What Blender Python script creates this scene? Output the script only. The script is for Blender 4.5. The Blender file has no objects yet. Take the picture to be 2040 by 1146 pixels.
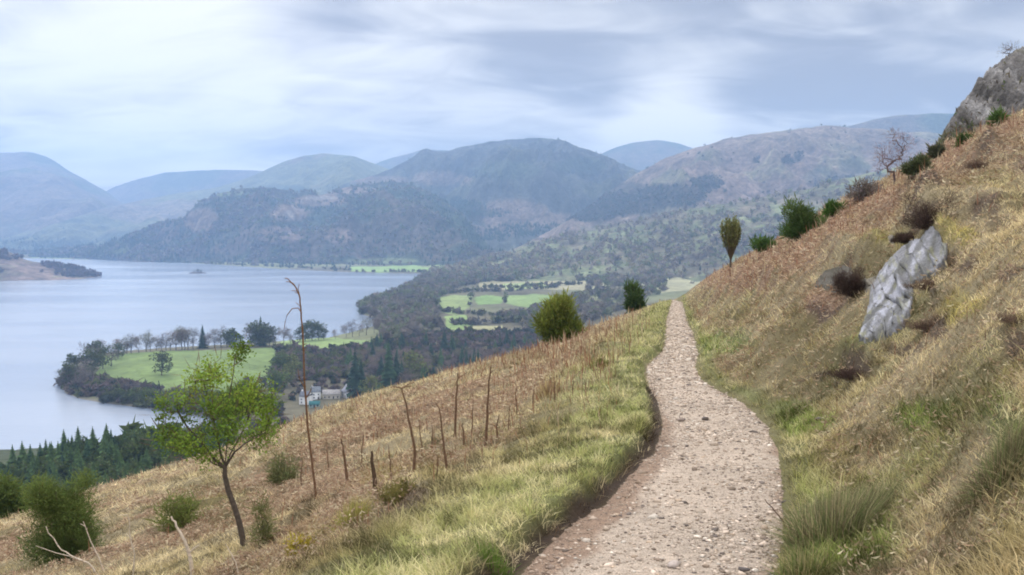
import bpy, math, random
import numpy as np
from mathutils import Vector
random.seed(5)
rng = np.random.default_rng(11)
sc = bpy.context.scene

# ------------------------------------------------------------------ camera
F = 1767.0                                   # focal length in pixels of a 2040 wide frame
TH = math.atan(123.0 / F)                    # downward tilt
cam_d = bpy.data.cameras.new("camera")
cam = bpy.data.objects.new("camera", cam_d)
sc.collection.objects.link(cam)
cam_d.sensor_width = 36.0
cam_d.lens = 36.0 * F / 2040.0
cam_d.clip_start = 0.05
cam_d.clip_end = 40000
cam.location = (0, 0, 0)
cam.rotation_euler = (math.pi / 2 - TH, 0, 0)
sc.camera = cam
sc.render.resolution_x, sc.render.resolution_y = 1024, 575
sc.view_settings.view_transform = 'Standard'
sc.view_settings.look = 'None'
sc.view_settings.exposure = 0.35
sc.view_settings.gamma = 1.0
sc.cycles.use_denoising = True
sc.cycles.max_bounces = 5
sc.cycles.diffuse_bounces = 2
sc.cycles.glossy_bounces = 2
sc.cycles.transmission_bounces = 2
sc.cycles.volume_bounces = 2
sc.cycles.transparent_max_bounces = 4
sc.cycles.filter_width = 1.9

SUN_EL, SUN_AZ = math.radians(38), math.radians(-28)     # azimuth from +Y, negative = left

# ------------------------------------------------------------------ world
w = bpy.data.worlds.new("World")
sc.world = w
w.use_nodes = True
nt = w.node_tree
nt.nodes.clear()
N = nt.nodes.new
L = nt.links.new
out = N('ShaderNodeOutputWorld')
sky = N('ShaderNodeTexSky')
sky.sky_type = 'NISHITA'
sky.sun_disc = False
sky.sun_elevation = SUN_EL
sky.sun_rotation = SUN_AZ
sky.altitude = 300
bg_sky = N('ShaderNodeBackground'); bg_sky.inputs['Strength'].default_value = 0.10
L(sky.outputs[0], bg_sky.inputs[0])


def wmath(op, a, b=None, c=None):
    n = N('ShaderNodeMath'); n.operation = op
    for i, v in enumerate((a, b, c)):
        if v is None: continue
        if isinstance(v, (int, float)): n.inputs[i].default_value = v
        else: L(v, n.inputs[i])
    return n.outputs[0]


tc = N('ShaderNodeTexCoord')
sep = N('ShaderNodeSeparateXYZ'); L(tc.outputs['Generated'], sep.inputs[0])
zz = wmath('ADD', wmath('MAXIMUM', sep.outputs[2], 0.0), 0.20)
cx_ = wmath('DIVIDE', sep.outputs[0], zz)
cy_ = wmath('DIVIDE', sep.outputs[1], zz)
comb = N('ShaderNodeCombineXYZ'); L(cx_, comb.inputs[0]); L(cy_, comb.inputs[1])


def wnoise(scale, detail, rough, dist, off, sx=1.0, sy=1.0):
    mp = N('ShaderNodeMapping'); mp.inputs['Location'].default_value = off
    mp.inputs['Scale'].default_value = (sx, sy, 1)
    L(comb.outputs[0], mp.inputs[0])
    n = N('ShaderNodeTexNoise'); n.inputs['Scale'].default_value = scale
    n.inputs['Detail'].default_value = detail; n.inputs['Roughness'].default_value = rough
    n.inputs['Distortion'].default_value = dist
    L(mp.outputs[0], n.inputs['Vector'])
    return n.outputs[0]


def ramp(fac, stops):
    r = N('ShaderNodeValToRGB'); L(fac, r.inputs[0])
    r.color_ramp.interpolation = 'B_SPLINE'
    el = r.color_ramp.elements
    while len(el) < len(stops): el.new(0.5)
    for e, (p, c) in zip(el, stops): e.position = p; e.color = (*c, 1)
    return r.outputs[0]


def dirv(px, py):
    c, s = math.cos(TH), math.sin(TH)
    x, y = (px - 1020) / F, (573 - py) / F
    v = Vector((x, c + y * s, -s + y * c)); v.normalize()
    return v


def glow(px, py, power):
    vm = N('ShaderNodeVectorMath'); vm.operation = 'DOT_PRODUCT'
    nz = N('ShaderNodeVectorMath'); nz.operation = 'NORMALIZE'
    L(tc.outputs['Generated'], nz.inputs[0]); L(nz.outputs[0], vm.inputs[0])
    vm.inputs[1].default_value = dirv(px, py)
    return wmath('POWER', wmath('MAXIMUM', vm.outputs['Value'], 0.0), power)


n_big = wnoise(1.15, 4, 0.45, 0.8, (5.43, 3.36, 1.37), 0.85, 1.15)
n_mid = wnoise(3.3, 5, 0.5, 1.0, (7.7, 2.2, 4.0), 0.75, 1.25)
mixn = wmath('ADD', wmath('MULTIPLY', n_big, 0.66), wmath('MULTIPLY', n_mid, 0.36))
mixn = wmath('ADD', mixn, wmath('MULTIPLY', glow(270, 50, 80), 0.19))
mixn = wmath('ADD', mixn, wmath('MULTIPLY', glow(1325, 262, 600), 0.48))
mixn = wmath('SUBTRACT', mixn, wmath('MULTIPLY', glow(1750, 120, 40), 0.085))
cloud = ramp(mixn, [(0.38, (0.30, 0.295, 0.325)), (0.45, (0.40, 0.395, 0.42)), (0.505, (0.53, 0.52, 0.525)),
                    (0.57, (0.68, 0.66, 0.64)), (0.70, (0.95, 0.92, 0.87))])
lum = wmath('ADD', 1.0, wmath('MULTIPLY', wmath('MAXIMUM', wmath('SUBTRACT', sep.outputs[2], 0.26), 0.0), 5.2))
bg_cl = N('ShaderNodeBackground'); L(cloud, bg_cl.inputs[0]); L(lum, bg_cl.inputs[1])
mixs = N('ShaderNodeMixShader'); mixs.inputs[0].default_value = 0.94
L(bg_sky.outputs[0], mixs.inputs[1]); L(bg_cl.outputs[0], mixs.inputs[2])
L(mixs.outputs[0], out.inputs[0])

# ------------------------------------------------------------------ sun (veiled by cloud)
sd = bpy.data.lights.new("sun", 'SUN')
sd.energy = 1.5; sd.angle = math.radians(14); sd.color = (1.0, 0.95, 0.87)
so = bpy.data.objects.new("sun", sd); sc.collection.objects.link(so)
sv = Vector((math.sin(SUN_AZ) * math.cos(SUN_EL), math.cos(SUN_AZ) * math.cos(SUN_EL), math.sin(SUN_EL)))
so.rotation_euler = sv.to_track_quat('Z', 'Y').to_euler()
so.location = (0, 0, 50)


# ------------------------------------------------------------------ numeric helpers
def dirs(px, py):
    px = np.asarray(px, float); py = np.asarray(py, float)
    c, s = math.cos(TH), math.sin(TH)
    x = (px - 1020) / F; y = (573 - py) / F
    dy = c + y * s
    return x / dy, -(-s + y * c) / dy          # a = X/Y, tau = -Z/Y


def proj(X, Y, Z):
    c, s = math.cos(TH), math.sin(TH)
    d = Y * c - Z * s
    d = np.where(d < 1e-3, 1e-3, d)
    u = Y * s + Z * c
    return 1020 + F * X / d, 573 - F * u / d


def hsh(ix, iy, seed):
    h = (ix.astype(np.int64) * 374761393 + iy.astype(np.int64) * 668265263 + seed * 1442695041) & 0xFFFFFFFF
    h = ((h ^ (h >> 13)) * 1274126177) & 0xFFFFFFFF
    h = (h ^ (h >> 16)) & 0xFFFF
    return h / 32767.5 - 1.0


def vnoise(x, y, seed=0):
    xi = np.floor(x); yi = np.floor(y)
    fx = x - xi; fy = y - yi
    fx = fx * fx * fx * (fx * (fx * 6 - 15) + 10); fy = fy * fy * fy * (fy * (fy * 6 - 15) + 10)
    a = hsh(xi, yi, seed); b = hsh(xi + 1, yi, seed); c = hsh(xi, yi + 1, seed); d = hsh(xi + 1, yi + 1, seed)
    return (a * (1 - fx) + b * fx) * (1 - fy) + (c * (1 - fx) + d * fx) * fy


def fbm(x, y, o=4, seed=0, gain=0.5, ridged=False):
    s = 0; amp = 1; tot = 0
    for i in range(o):
        n = vnoise(x * 2 ** i + 17.3 * i, y * 2 ** i - 9.1 * i, seed + i)
        if ridged: n = 1 - 2 * np.abs(n)
        s = s + n * amp; tot += amp; amp *= gain
    return s / tot


def sst(e0, e1, x):
    t = np.clip((x - e0) / (e1 - e0), 0, 1)
    return t * t * (3 - 2 * t)


def inpoly(px, py, poly):
    px = np.asarray(px, float); py = np.asarray(py, float)
    ins = np.zeros(np.broadcast(px, py).shape, bool)
    n = len(poly)
    for i in range(n):
        x1, y1 = poly[i]; x2, y2 = poly[(i + 1) % n]
        if y1 == y2: continue
        cond = ((y1 > py) != (y2 > py)) & (px < (x2 - x1) * (py - y1) / (y2 - y1) + x1)
        ins ^= cond
    return ins


def sdist(X, Y, poly):
    """distance to polygon edge, positive inside"""
    ins = inpoly(X, Y, poly)
    d = np.full(X.shape, 1e9)
    n = len(poly)
    for i in range(n):
        x1, y1 = poly[i]; x2, y2 = poly[(i + 1) % n]
        ex, ey = x2 - x1, y2 - y1
        t = np.clip(((X - x1) * ex + (Y - y1) * ey) / (ex * ex + ey * ey + 1e-9), 0, 1)
        d = np.minimum(d, np.hypot(X - x1 - t * ex, Y - y1 - t * ey))
    return np.where(ins, d, -d)


def c3(*c): return np.array(c, float)


# ------------------------------------------------------------------ mesh helpers
def link(name, me, mat=None, parent=None, smooth=False):
    o = bpy.data.objects.new(name, me)
    sc.collection.objects.link(o)
    if mat is not None and len(me.materials) == 0: me.materials.append(mat)
    if parent is not None: o.parent = parent
    return o


def mesh_np(name, V, T, mat, col=None, parent=None, smooth=False):
    V = np.asarray(V, np.float32); T = np.asarray(T, np.int32)
    k = T.shape[1]
    me = bpy.data.meshes.new(name)
    me.vertices.add(len(V)); me.vertices.foreach_set('co', V.ravel())
    me.loops.add(T.size); me.loops.foreach_set('vertex_index', T.ravel())
    me.polygons.add(len(T))
    me.polygons.foreach_set('loop_start', np.arange(0, T.size, k, dtype=np.int32))
    me.polygons.foreach_set('loop_total', np.full(len(T), k, np.int32))
    if smooth: me.polygons.foreach_set('use_smooth', np.ones(len(T), bool))
    me.update(calc_edges=True)
    if col is not None:
        at = me.color_attributes.new('Col', 'FLOAT_COLOR', 'POINT')
        c4 = np.ones((len(V), 4), np.float32); c4[:, :3] = col
        at.data.foreach_set('color', c4.ravel())
    return link(name, me, mat, parent)


def grid_faces(R, C):
    i = np.arange(R * C).reshape(R, C)
    return np.stack([i[:-1, :-1].ravel(), i[:-1, 1:].ravel(), i[1:, 1:].ravel(), i[1:, :-1].ravel()], 1)


class MB:
    def __init__(s): s.V = []; s.T = []; s.C = []; s.n = 0

    def add(s, V, T, col):
        V = np.asarray(V, float); T = np.asarray(T, int)
        s.V.append(V); s.T.append(T + s.n)
        c = np.asarray(col, float)
        if c.ndim == 1: c = np.tile(c, (len(V), 1))
        s.C.append(c); s.n += len(V)

    def tube(s, P, R, k=6, col=(0.1, 0.08, 0.06)):
        P = np.asarray(P, float); R = np.asarray(R, float); n = len(P)
        d = np.gradient(P, axis=0); d /= np.linalg.norm(d, axis=1)[:, None] + 1e-9
        up = np.where(np.abs(d[:, 2:3]) > 0.9, np.array([[1., 0, 0]]), np.array([[0, 0, 1.]]))
        u = np.cross(d, up); u /= np.linalg.norm(u, axis=1)[:, None] + 1e-9
        v = np.cross(d, u)
        an = np.arange(k) * 2 * math.pi / k
        V = P[:, None, :] + R[:, None, None] * (np.cos(an)[None, :, None] * u[:, None, :] + np.sin(an)[None, :, None] * v[:, None, :])
        T = []
        for i in range(n - 1):
            for j in range(k):
                a, b = i * k + j, i * k + (j + 1) % k
                T += [[a, b, b + k], [a, b + k, a + k]]
        s.add(V.reshape(-1, 3), T, col)

    def build(s, name, mat, parent=None, smooth=False):
        return mesh_np(name, np.concatenate(s.V), np.concatenate(s.T), mat, np.concatenate(s.C), parent, smooth)


def tag(o, label=None, cat=None, group=None, kind=None):
    if label: o['label'] = label
    if cat: o['category'] = cat
    if group: o['group'] = group
    if kind: o['kind'] = kind
    return o


def thing(name, loc, label, cat, group=None, rz=0.0):
    o = bpy.data.objects.new(name, None)
    sc.collection.objects.link(o)
    o.empty_display_size = 0.3
    o.location = loc; o.rotation_euler = (0, 0, rz)
    return tag(o, label, cat, group)


def copy_thing(src, loc, rz, s, label=None):
    r = src.copy(); sc.collection.objects.link(r)
    r.location = loc; r.rotation_euler = (0, 0, rz)
    r.scale = (s, s, s) if not isinstance(s, tuple) else s
    if label: r['label'] = label
    for ch in kids[src.name]:
        c = ch.copy(); sc.collection.objects.link(c); c.parent = r
    return r


kids = {}


# ------------------------------------------------------------------ materials
def mat_new(name):
    m = bpy.data.materials.new(name); m.use_nodes = True
    n = m.node_tree; n.nodes.clear()
    o = n.nodes.new('ShaderNodeOutputMaterial')
    return m, n, o


def mat_attr(name, noise=((1.0, 0.25),), rough=0.9, bump=None, spec=0.2, hue=0.0):
    """surface colour from the mesh's land-cover colour, broken up by noise; noise = (scale, amount) pairs in object metres"""
    m, n, o = mat_new(name)
    at = n.nodes.new('ShaderNodeAttribute'); at.attribute_name = 'Col'
    tcn = n.nodes.new('ShaderNodeTexCoord')
    p = n.nodes.new('ShaderNodeBsdfPrincipled')
    p.inputs['Roughness'].default_value = rough
    p.inputs['Specular IOR Level'].default_value = spec
    cur = at.outputs['Color']
    for i, (scl, amt) in enumerate(noise):
        t = n.nodes.new('ShaderNodeTexNoise'); t.inputs['Scale'].default_value = scl
        t.inputs['Detail'].default_value = 5; t.inputs['Roughness'].default_value = 0.6
        n.links.new(tcn.outputs['Object'], t.inputs['Vector'])
        mr = n.nodes.new('ShaderNodeMapRange')
        mr.inputs['From Min'].default_value = 0.3; mr.inputs['From Max'].default_value = 0.7
        mr.inputs['To Min'].default_value = 1 - amt; mr.inputs['To Max'].default_value = 1 + amt
        n.links.new(t.outputs[0], mr.inputs[0])
        vm = n.nodes.new('ShaderNodeVectorMath'); vm.operation = 'SCALE'
        n.links.new(cur, vm.inputs[0]); n.links.new(mr.outputs[0], vm.inputs['Scale'])
        cur = vm.outputs[0]
    n.links.new(cur, p.inputs['Base Color'])
    if bump:
        t = n.nodes.new('ShaderNodeTexNoise'); t.inputs['Scale'].default_value = bump[0]
        t.inputs['Detail'].default_value = 6; t.inputs['Roughness'].default_value = 0.65
        n.links.new(tcn.outputs['Object'], t.inputs['Vector'])
        b = n.nodes.new('ShaderNodeBump'); b.inputs['Strength'].default_value = 1.0
        b.inputs['Distance'].default_value = bump[1]
        n.links.new(t.outputs[0], b.inputs['Height']); n.links.new(b.outputs[0], p.inputs['Normal'])
    n.links.new(p.outputs[0], o.inputs[0])
    return m


def mat_leaf(name, trans=0.3):
    m, n, o = mat_new(name)
    at = n.nodes.new('ShaderNodeAttribute'); at.attribute_name = 'Col'
    d = n.nodes.new('ShaderNodeBsdfDiffuse'); t = n.nodes.new('ShaderNodeBsdfTranslucent')
    mx = n.nodes.new('ShaderNodeMixShader'); mx.inputs[0].default_value = trans
    n.links.new(at.outputs['Color'], d.inputs[0]); n.links.new(at.outputs['Color'], t.inputs[0])
    n.links.new(d.outputs[0], mx.inputs[1]); n.links.new(t.outputs[0], mx.inputs[2])
    n.links.new(mx.outputs[0], o.inputs[0])
    return m


M_ground = mat_attr('turf_ground', ((6.0, 0.25), (40.0, 0.3)), bump=(25.0, 0.03))
M_leaf = mat_leaf('foliage', 0.3)
M_blade = mat_leaf('grass_blade', 0.35)
M_dead = mat_leaf('dead_bracken', 0.2)
M_bark = mat_attr('bark', ((30.0, 0.35),), bump=(60.0, 0.004))
M_valley = mat_attr('valley_land', ((0.02, 0.22), (0.12, 0.25)), bump=(0.15, 1.2))
M_hill = mat_attr('fell_side', ((0.004, 0.3), (0.015, 0.4), (0.06, 0.35)), bump=(0.02, 14.0))
M_rock = mat_attr('crag_rock', ((0.9, 0.35), (5.0, 0.35)), bump=(3.0, 0.25))
M_stone = mat_attr('path_stone', ((50.0, 0.2),), rough=0.85)
M_wall = mat_attr('render_wall', ((0.8, 0.08),), rough=0.9)


# ================================================================== NEAR HILLSIDE
SIL = np.array([(-900, 1300, 48), (-300, 1120, 48), (0, 1040, 50), (110, 1005, 50), (220, 968, 52), (400, 915, 55), (540, 862, 60),
                (700, 800, 62), (900, 742, 65), (1060, 700, 70), (1180, 655, 75), (1280, 622, 82), (1345, 599, 88),
                (1385, 570, 90), (1450, 532, 88), (1550, 482, 76), (1680, 402, 64), (1780, 358, 56), (1900, 288, 50),
                (2040, 232, 46), (2300, 150, 40), (2800, 60, 36)], float)
_a, _t = dirs(SIL[:, 0], SIL[:, 1])
TA = np.linspace(_a[0], _a[-1], 900)
_k = np.hanning(31); _k /= _k.sum()


def _smooth(v):
    p = np.pad(v, 15, mode='edge'); return np.convolve(p, _k, 'valid')


TT = _smooth(np.interp(TA, _a, _t)); TY = _smooth(np.interp(TA, _a, SIL[:, 2]))

PE = np.array([(2200, -300, 2300), (1500, 640, 1590), (1300, 860, 1568), (1146, 1000, 1562), (1100, 1055, 1570), (1050, 1120, 1576), (1000, 1190, 1575),
               (950, 1240, 1570), (900, 1290, 1563), (850, 1310, 1540), (800, 1303, 1488), (775, 1292, 1430), (755, 1284, 1400), (730, 1284, 1389),
               (700, 1318, 1393), (670, 1325, 1385), (640, 1326, 1370), (610, 1335, 1362), (601, 1338, 1359), (592, 1340, 1358)], float)


def on_plane(px, py):
    a, t = dirs(px, py)
    Y = 1.7 / (t - 0.065)
    return a * Y, Y


_xl, _yl = on_plane(PE[:, 1], PE[:, 0]); _xr, _yr = on_plane(PE[:, 2], PE[:, 0])


def XL(Y): return np.interp(Y, _yl, _xl)
def XR(Y): return np.interp(Y, _yr, _xr)


BUMPS = [  # px, py, height m, rx px, ry px
    (1840, 415, 0.55, 45, 45), (1965, 318, 0.5, 38, 20), (1680, 545, -0.25, 40, 35), (1690, 505, 0.35, 60, 22),
    (1700, 745, -0.10, 60, 12), (1650, 720, 0.10, 90, 18), (1980, 420, 0.25, 60, 22), (1900, 475, 0.2, 80, 18),
    (1200, 700, 0.2, 60, 20), (830, 990, 0.12, 80, 40), (1990, 900, 0.15, 60, 60), (1620, 960, 0.10, 70, 50),
    (1530, 560, 0.3, 40, 14), (1480, 670, 0.12, 60, 12)]


def base(X, Y):
    Yc = np.maximum(Y, 2.5)
    a = np.clip(X / Yc, TA[0], TA[-1])
    t = np.interp(a, TA, TT); Ys = np.interp(a, TA, TY)
    return -1.7 - (t - 3.4 / Ys) * Yc - 1.7 / Ys ** 2 * Yc ** 2


def path_d(X, Y):
    dl = XL(Y) - X; dr = X - XR(Y)
    return dl, dr


def shelf(X, Y):
    """the slope with the footpath's level shelf cut into it, before any small relief"""
    zb = base(X, Y); dl, dr = path_d(X, Y)
    zp = -(1.7 + 0.065 * Y)
    wl = np.exp(-(np.maximum(dl, 0) / 2.0) ** 2); wr = np.exp(-(np.maximum(dr, 0) / 1.3) ** 2)
    wgt = np.where(dl > 0, wl, np.where(dr > 0, wr, 1.0)) * (1 - sst(78, 105, Y))
    return zb * (1 - wgt) + zp * wgt


def ground(X, Y):
    X = np.asarray(X, float); Y = np.asarray(Y, float)
    z = shelf(X, Y)
    px, py = proj(X, np.maximum(Y, 2.5), z)
    dl, dr = path_d(X, Y); d = np.maximum(dl, dr)
    off = sst(0, .8, d)
    for bx, by, h, rx, ry in BUMPS:
        z = z + off * h * np.exp(-((px - bx) / rx) ** 2 - ((py - by) / ry) ** 2) * (Y < 120)
    far = np.clip(d, 0, 2.5) / 2.5; rt = sst(.3, 1.6, dr)
    z = z + far * (0.10 * fbm(X / 2.4, Y / 2.4, 3, 3) + 0.06 * fbm(X / .6, Y / .6, 3, 9, .5, True) - .02) * np.clip(Y / 8, .4, 1.6) * (Y < 200)
    z = z + rt * (.15 * fbm(X / .85 + 5, Y / .95, 3, 13, .5) + .13 * fbm(X / 2.0, Y / 1.5 + 9, 2, 17)) * np.clip(Y / 7, .45, 1.5) * (Y < 120)
    z = z + sst(2, 4, dl) * (.10 * fbm(X / 1.3, Y / 1.3, 3, 23) + .05 * fbm(X / .5, Y / .5, 2, 27)) * np.clip(Y / 9, .5, 2.2) * (Y < 120)
    edge = 0.05 * vnoise(Y * 3.1, X * 2.3, 5)
    lipl = 0.16 * sst(0.0, 0.16, dl + edge) * np.exp(-np.maximum(dl, 0) / 1.6)
    lipr = 0.07 * sst(0.0, 0.25, dr + edge) * np.exp(-np.maximum(dr, 0) / 1.2)
    z = z + (lipl + lipr) * (1 - sst(50, 80, Y))
    z = z - 0.05 * (1 - sst(-0.12, 0.0, d)) * (Y < 90)
    return np.maximum(z, -136)


def on_shelf(PX, PY, lo=2.5, hi=60):
    """where sight lines meet the smooth slope (arrays)"""
    a, t = dirs(PX, PY); Yk = np.geomspace(lo, hi, 420)
    g = shelf(a[..., None] * Yk, np.broadcast_to(Yk, a.shape + Yk.shape)) + t[..., None] * Yk
    k = np.clip(np.argmax(g > 0, -1), 1, len(Yk) - 1)
    g0 = np.take_along_axis(g, (k - 1)[..., None], -1)[..., 0]; g1 = np.take_along_axis(g, k[..., None], -1)[..., 0]
    f = np.clip(-g0 / (g1 - g0 + 1e-9), 0, 1); Y = Yk[k - 1] + (Yk[k] - Yk[k - 1]) * f
    return a * Y, Y


def hit(px, py):
    """point where the sight line meets the near ground (nearest approach past the brow)"""
    a, t = dirs(px, py); a = float(a); t = float(t)
    Y = np.geomspace(2.5, 130, 4000)
    g = ground(a * Y, Y) + t * Y
    k = np.argmax(g > 0)
    if g[k] <= 0: k = int(np.argmax(np.where(Y > 20, g / Y, -9)))
    y = Y[k]
    return Vector((a * y, y, float(ground(np.array([a * y]), np.array([y]))[0])))


# ---- land cover colours (albedo)
GREEN = c3(.195, .25, .062); LUSH = c3(.16, .20, .06); STRAW = c3(.47, .385, .225); OLIVE = c3(.20, .165, .065)
RUST = c3(.32, .205, .135); PINK = c3(.42, .30, .21); SOIL = c3(.085, .055, .04); HEATH_SHADE = c3(.12, .08, .06)
YELL = c3(.40, .34, .11); BROWN = c3(.17, .11, .075)


def cover(X, Y):
    """returns colour, bracken weight, dark (heather and painted hollow shade) weight at ground positions"""
    px, py = proj(X, np.maximum(Y, 2.5), shelf(X, Y))
    dl, dr = path_d(X, Y)
    n1 = fbm(X / 1.3, Y / 1.3, 4, 21); n2 = fbm(X / .45, Y / .45, 3, 33); n3 = fbm(X / 4.5, Y / 4.5, 3, 41)
    n4 = fbm(X / 2.0 + 9, Y / 2.0, 3, 52)
    below = py - np.interp(px, SIL[:, 0], SIL[:, 1])

    def mix(c, k, w): return c * (1 - w[..., None]) + k * w[..., None]
    silpy = np.interp(px, SIL[:, 0], SIL[:, 1])
    px = px + 26 * fbm(X / .9 + 40, Y / .9, 4, 61, .6); py = py + 20 * fbm(X / .9, Y / .9 + 40, 4, 66, .6)
    # left side
    c = np.zeros(X.shape + (3,)) + STRAW * 0.86
    c = mix(c, OLIVE, sst(-0.05, 0.5, n1) * .75)
    brk = sst(-0.2, 0.35, n4 + 0.15 * n2 + 0.25 * np.exp(-((px - 1180) / 120) ** 2 - ((py - 700) / 60) ** 2)) * sst(1.6, 3.0, dl + n1) * (1 - .65 * sst(9.5, 6.5, Y)) * (1 - .75 * sst(.05, .4, fbm(X / 5 + 3, Y / 6, 3, 58)))
    brk = brk * (1 - .45 * sst(60, 0, below))
    c = mix(c, RUST, brk * .62)
    c = mix(c, PINK, sst(0.1, 0.5, n2) * brk * .5)
    grn = sst(2.3, 0.6, dl + n1 * 0.9) * (dl > 0)
    c = mix(c, GREEN, grn * (0.62 + .3 * n2))
    c = mix(c, STRAW * .9, sst(0.1, 0.55, n1 * .6 + n2 * .6) * grn * .65)
    # right side
    r = np.zeros(X.shape + (3,)) + STRAW * 0.9
    r = mix(r, OLIVE, sst(-0.25, 0.35, n1) * .8)
    r = mix(r, GREEN * .9, sst(0.15, 0.6, n4) * .4)
    r = mix(r, BROWN * 1.3, sst(0.2, 0.6, n3 + .3 * n2) * .6)
    brr = np.zeros(X.shape)
    for bx, by, rx, ry in [(1470, 560, 90, 34), (1560, 520, 90, 45), (1650, 465, 80, 45), (1740, 415, 70, 45), (1830, 350, 60, 32),
                           (1900, 312, 50, 30), (1990, 262, 60, 28), (2100, 220, 60, 35), (1640, 600, 50, 30)]:
        brr = np.maximum(brr, np.exp(-(((px - bx) / rx) ** 2 + ((py - by) / ry) ** 2)))
    brr = sst(0.22, 0.75, brr + .30 * n1 + .2 * n2)
    r = mix(r, RUST * 1.1, brr * .9); r = mix(r, PINK * 1.1, brr * sst(0.0, .45, n2) * .75)
    hth_shade = np.zeros(X.shape)  # heather, plus shade painted into the hollows left of and below the boulder
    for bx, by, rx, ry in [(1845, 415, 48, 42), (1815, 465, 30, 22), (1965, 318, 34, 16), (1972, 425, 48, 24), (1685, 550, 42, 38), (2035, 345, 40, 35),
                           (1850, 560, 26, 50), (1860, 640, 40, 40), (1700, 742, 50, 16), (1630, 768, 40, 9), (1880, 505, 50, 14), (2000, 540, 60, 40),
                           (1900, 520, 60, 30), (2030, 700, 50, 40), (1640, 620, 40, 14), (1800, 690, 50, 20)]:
        hth_shade = np.maximum(hth_shade, np.exp(-(((px - bx) / rx) ** 2 + ((py - by) / ry) ** 2)))
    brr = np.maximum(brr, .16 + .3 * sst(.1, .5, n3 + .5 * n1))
    hth_shade = sst(0.40, 0.8, hth_shade + .45 * n2 + .25 * n1) * .85
    for bx, by, rx, ry, k in [(1920, 605, 55, 40, YELL), (1760, 495, 55, 20, YELL * .9), (1900, 470, 70, 14, YELL), (1960, 380, 70, 20, OLIVE * 1.3),
                              (1690, 1110, 130, 60, GREEN), (1600, 850, 60, 40, GREEN), (1440, 690, 60, 22, GREEN), (2010, 900, 50, 80, LUSH * .8),
                              (1840, 830, 70, 40, GREEN), (1480, 640, 60, 20, OLIVE)]:
        ww = np.exp(-((px - bx) / rx) ** 2 - ((py - by) / ry) ** 2)
        r = mix(r, k, sst(.2, .7, ww + .25 * n2) * .8)
    r = mix(r, GREEN, sst(.55, .1, dr + .3 * n1) * .6)
    r = mix(r, c3(.26, .18, .11), sst(.16, .02, dr + .1 * n2) * .4)
    r = mix(r, HEATH_SHADE, hth_shade)
    left = (dl > 0) | ((dl > -.5) & (dr < -.5))
    col = np.where(left[..., None], c, r)
    # soil lip beside and under the path
    col = mix(col, SOIL, (sst(0.14, 0.02, np.abs(dl)) * (Y < 14) * .95 * (dl > -.2)))
    for bx, by, rx, ry, k in [(600, 1085, 50, 26, YELL), (860, 960, 60, 40, OLIVE), (560, 925, 50, 40, OLIVE * .8), (760, 970, 50, 30, YELL * .8),
                              (1190, 720, 30, 16, OLIVE), (1050, 715, 50, 14, OLIVE), (800, 1020, 60, 22, BROWN), (420, 1010, 80, 60, OLIVE)]:
        ww = np.exp(-((px - bx) / rx) ** 2 - ((py - by) / ry) ** 2)
        col = mix(col, k, sst(.2, .7, ww + .25 * n2) * .75)
    brk = np.where(left, brk, brr)
    return col, brk, np.where(left, 0, hth_shade)


# hillside sheet
Ycol = np.concatenate([np.linspace(-3, 2.2, 10), np.geomspace(2.4, 110, 560), np.geomspace(113, 760, 60)])
s_ = np.linspace(-1, 1, 760)
A = np.sign(s_) * (np.abs(s_) * .62 + np.abs(s_) ** 4 * .75)
Yg, Ag = np.meshgrid(Ycol, A, indexing='ij')
Xg = Ag * (np.maximum(Yg, 0) + 3.0) + 0.08 * np.maximum(Yg, 0) * 0
Zg = ground(Xg, Yg)
colg, brg, htg = cover(Xg, Yg)
hs = mesh_np('hillside', np.stack([Xg, Yg, Zg], -1).reshape(-1, 3), grid_faces(*Xg.shape), M_ground, colg.reshape(-1, 3) * .5, smooth=True)
tag(hs, 'grassy hillside slope falling away to the lake', kind='structure')

# footpath sheet
Yp = np.concatenate([np.linspace(-2, 2.2, 20), np.geomspace(2.3, 92, 520)])
U = np.linspace(-.06, 1.06, 46)
Yq, Uq = np.meshgrid(Yp, U, indexing='ij')
Xq = XL(Yq) + (XR(Yq) - XL(Yq)) * Uq
Zq = -(1.7 + 0.065 * Yq) + 0.012 * fbm(Xq * 4, Yq * 4, 4, 71) * np.clip(8 / np.maximum(Yq, 1), .3, 1) - 0.03 * np.abs(2 * Uq - 1) ** 4 + 0.02 * fbm(Xq, Yq, 2, 72)
n = fbm(Xq * 1.4, Yq * 1.4, 4, 77)[..., None]
pc = c3(.47, .385, .305) * (1 + .22 * n)
edgew = np.clip(np.abs(2 * Uq - 1) * 1.0 + .25 * fbm(Xq * 2, Yq * 2, 3, 79), 0, 2)
edgew = edgew + .55 * sst(.42, .0, Uq) * sst(14, 5, Yq)
pc = pc * (1 - sst(.7, 1.0, edgew)[..., None] * .8) + c3(.26, .17, .115) * sst(.7, 1.0, edgew)[..., None] * .8
M_path = mat_attr('gravel_path', ((14.0, 0.22), (90.0, 0.45)), bump=(60.0, 0.03))
pt = mesh_np('footpath', np.stack([Xq, Yq, Zq], -1).reshape(-1, 3), grid_faces(*Xq.shape), M_path, pc.reshape(-1, 3), smooth=True)
tag(pt, 'winding stony gravel footpath', kind='structure')


def pathz(X, Y): return -(1.7 + 0.065 * Y)


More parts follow.
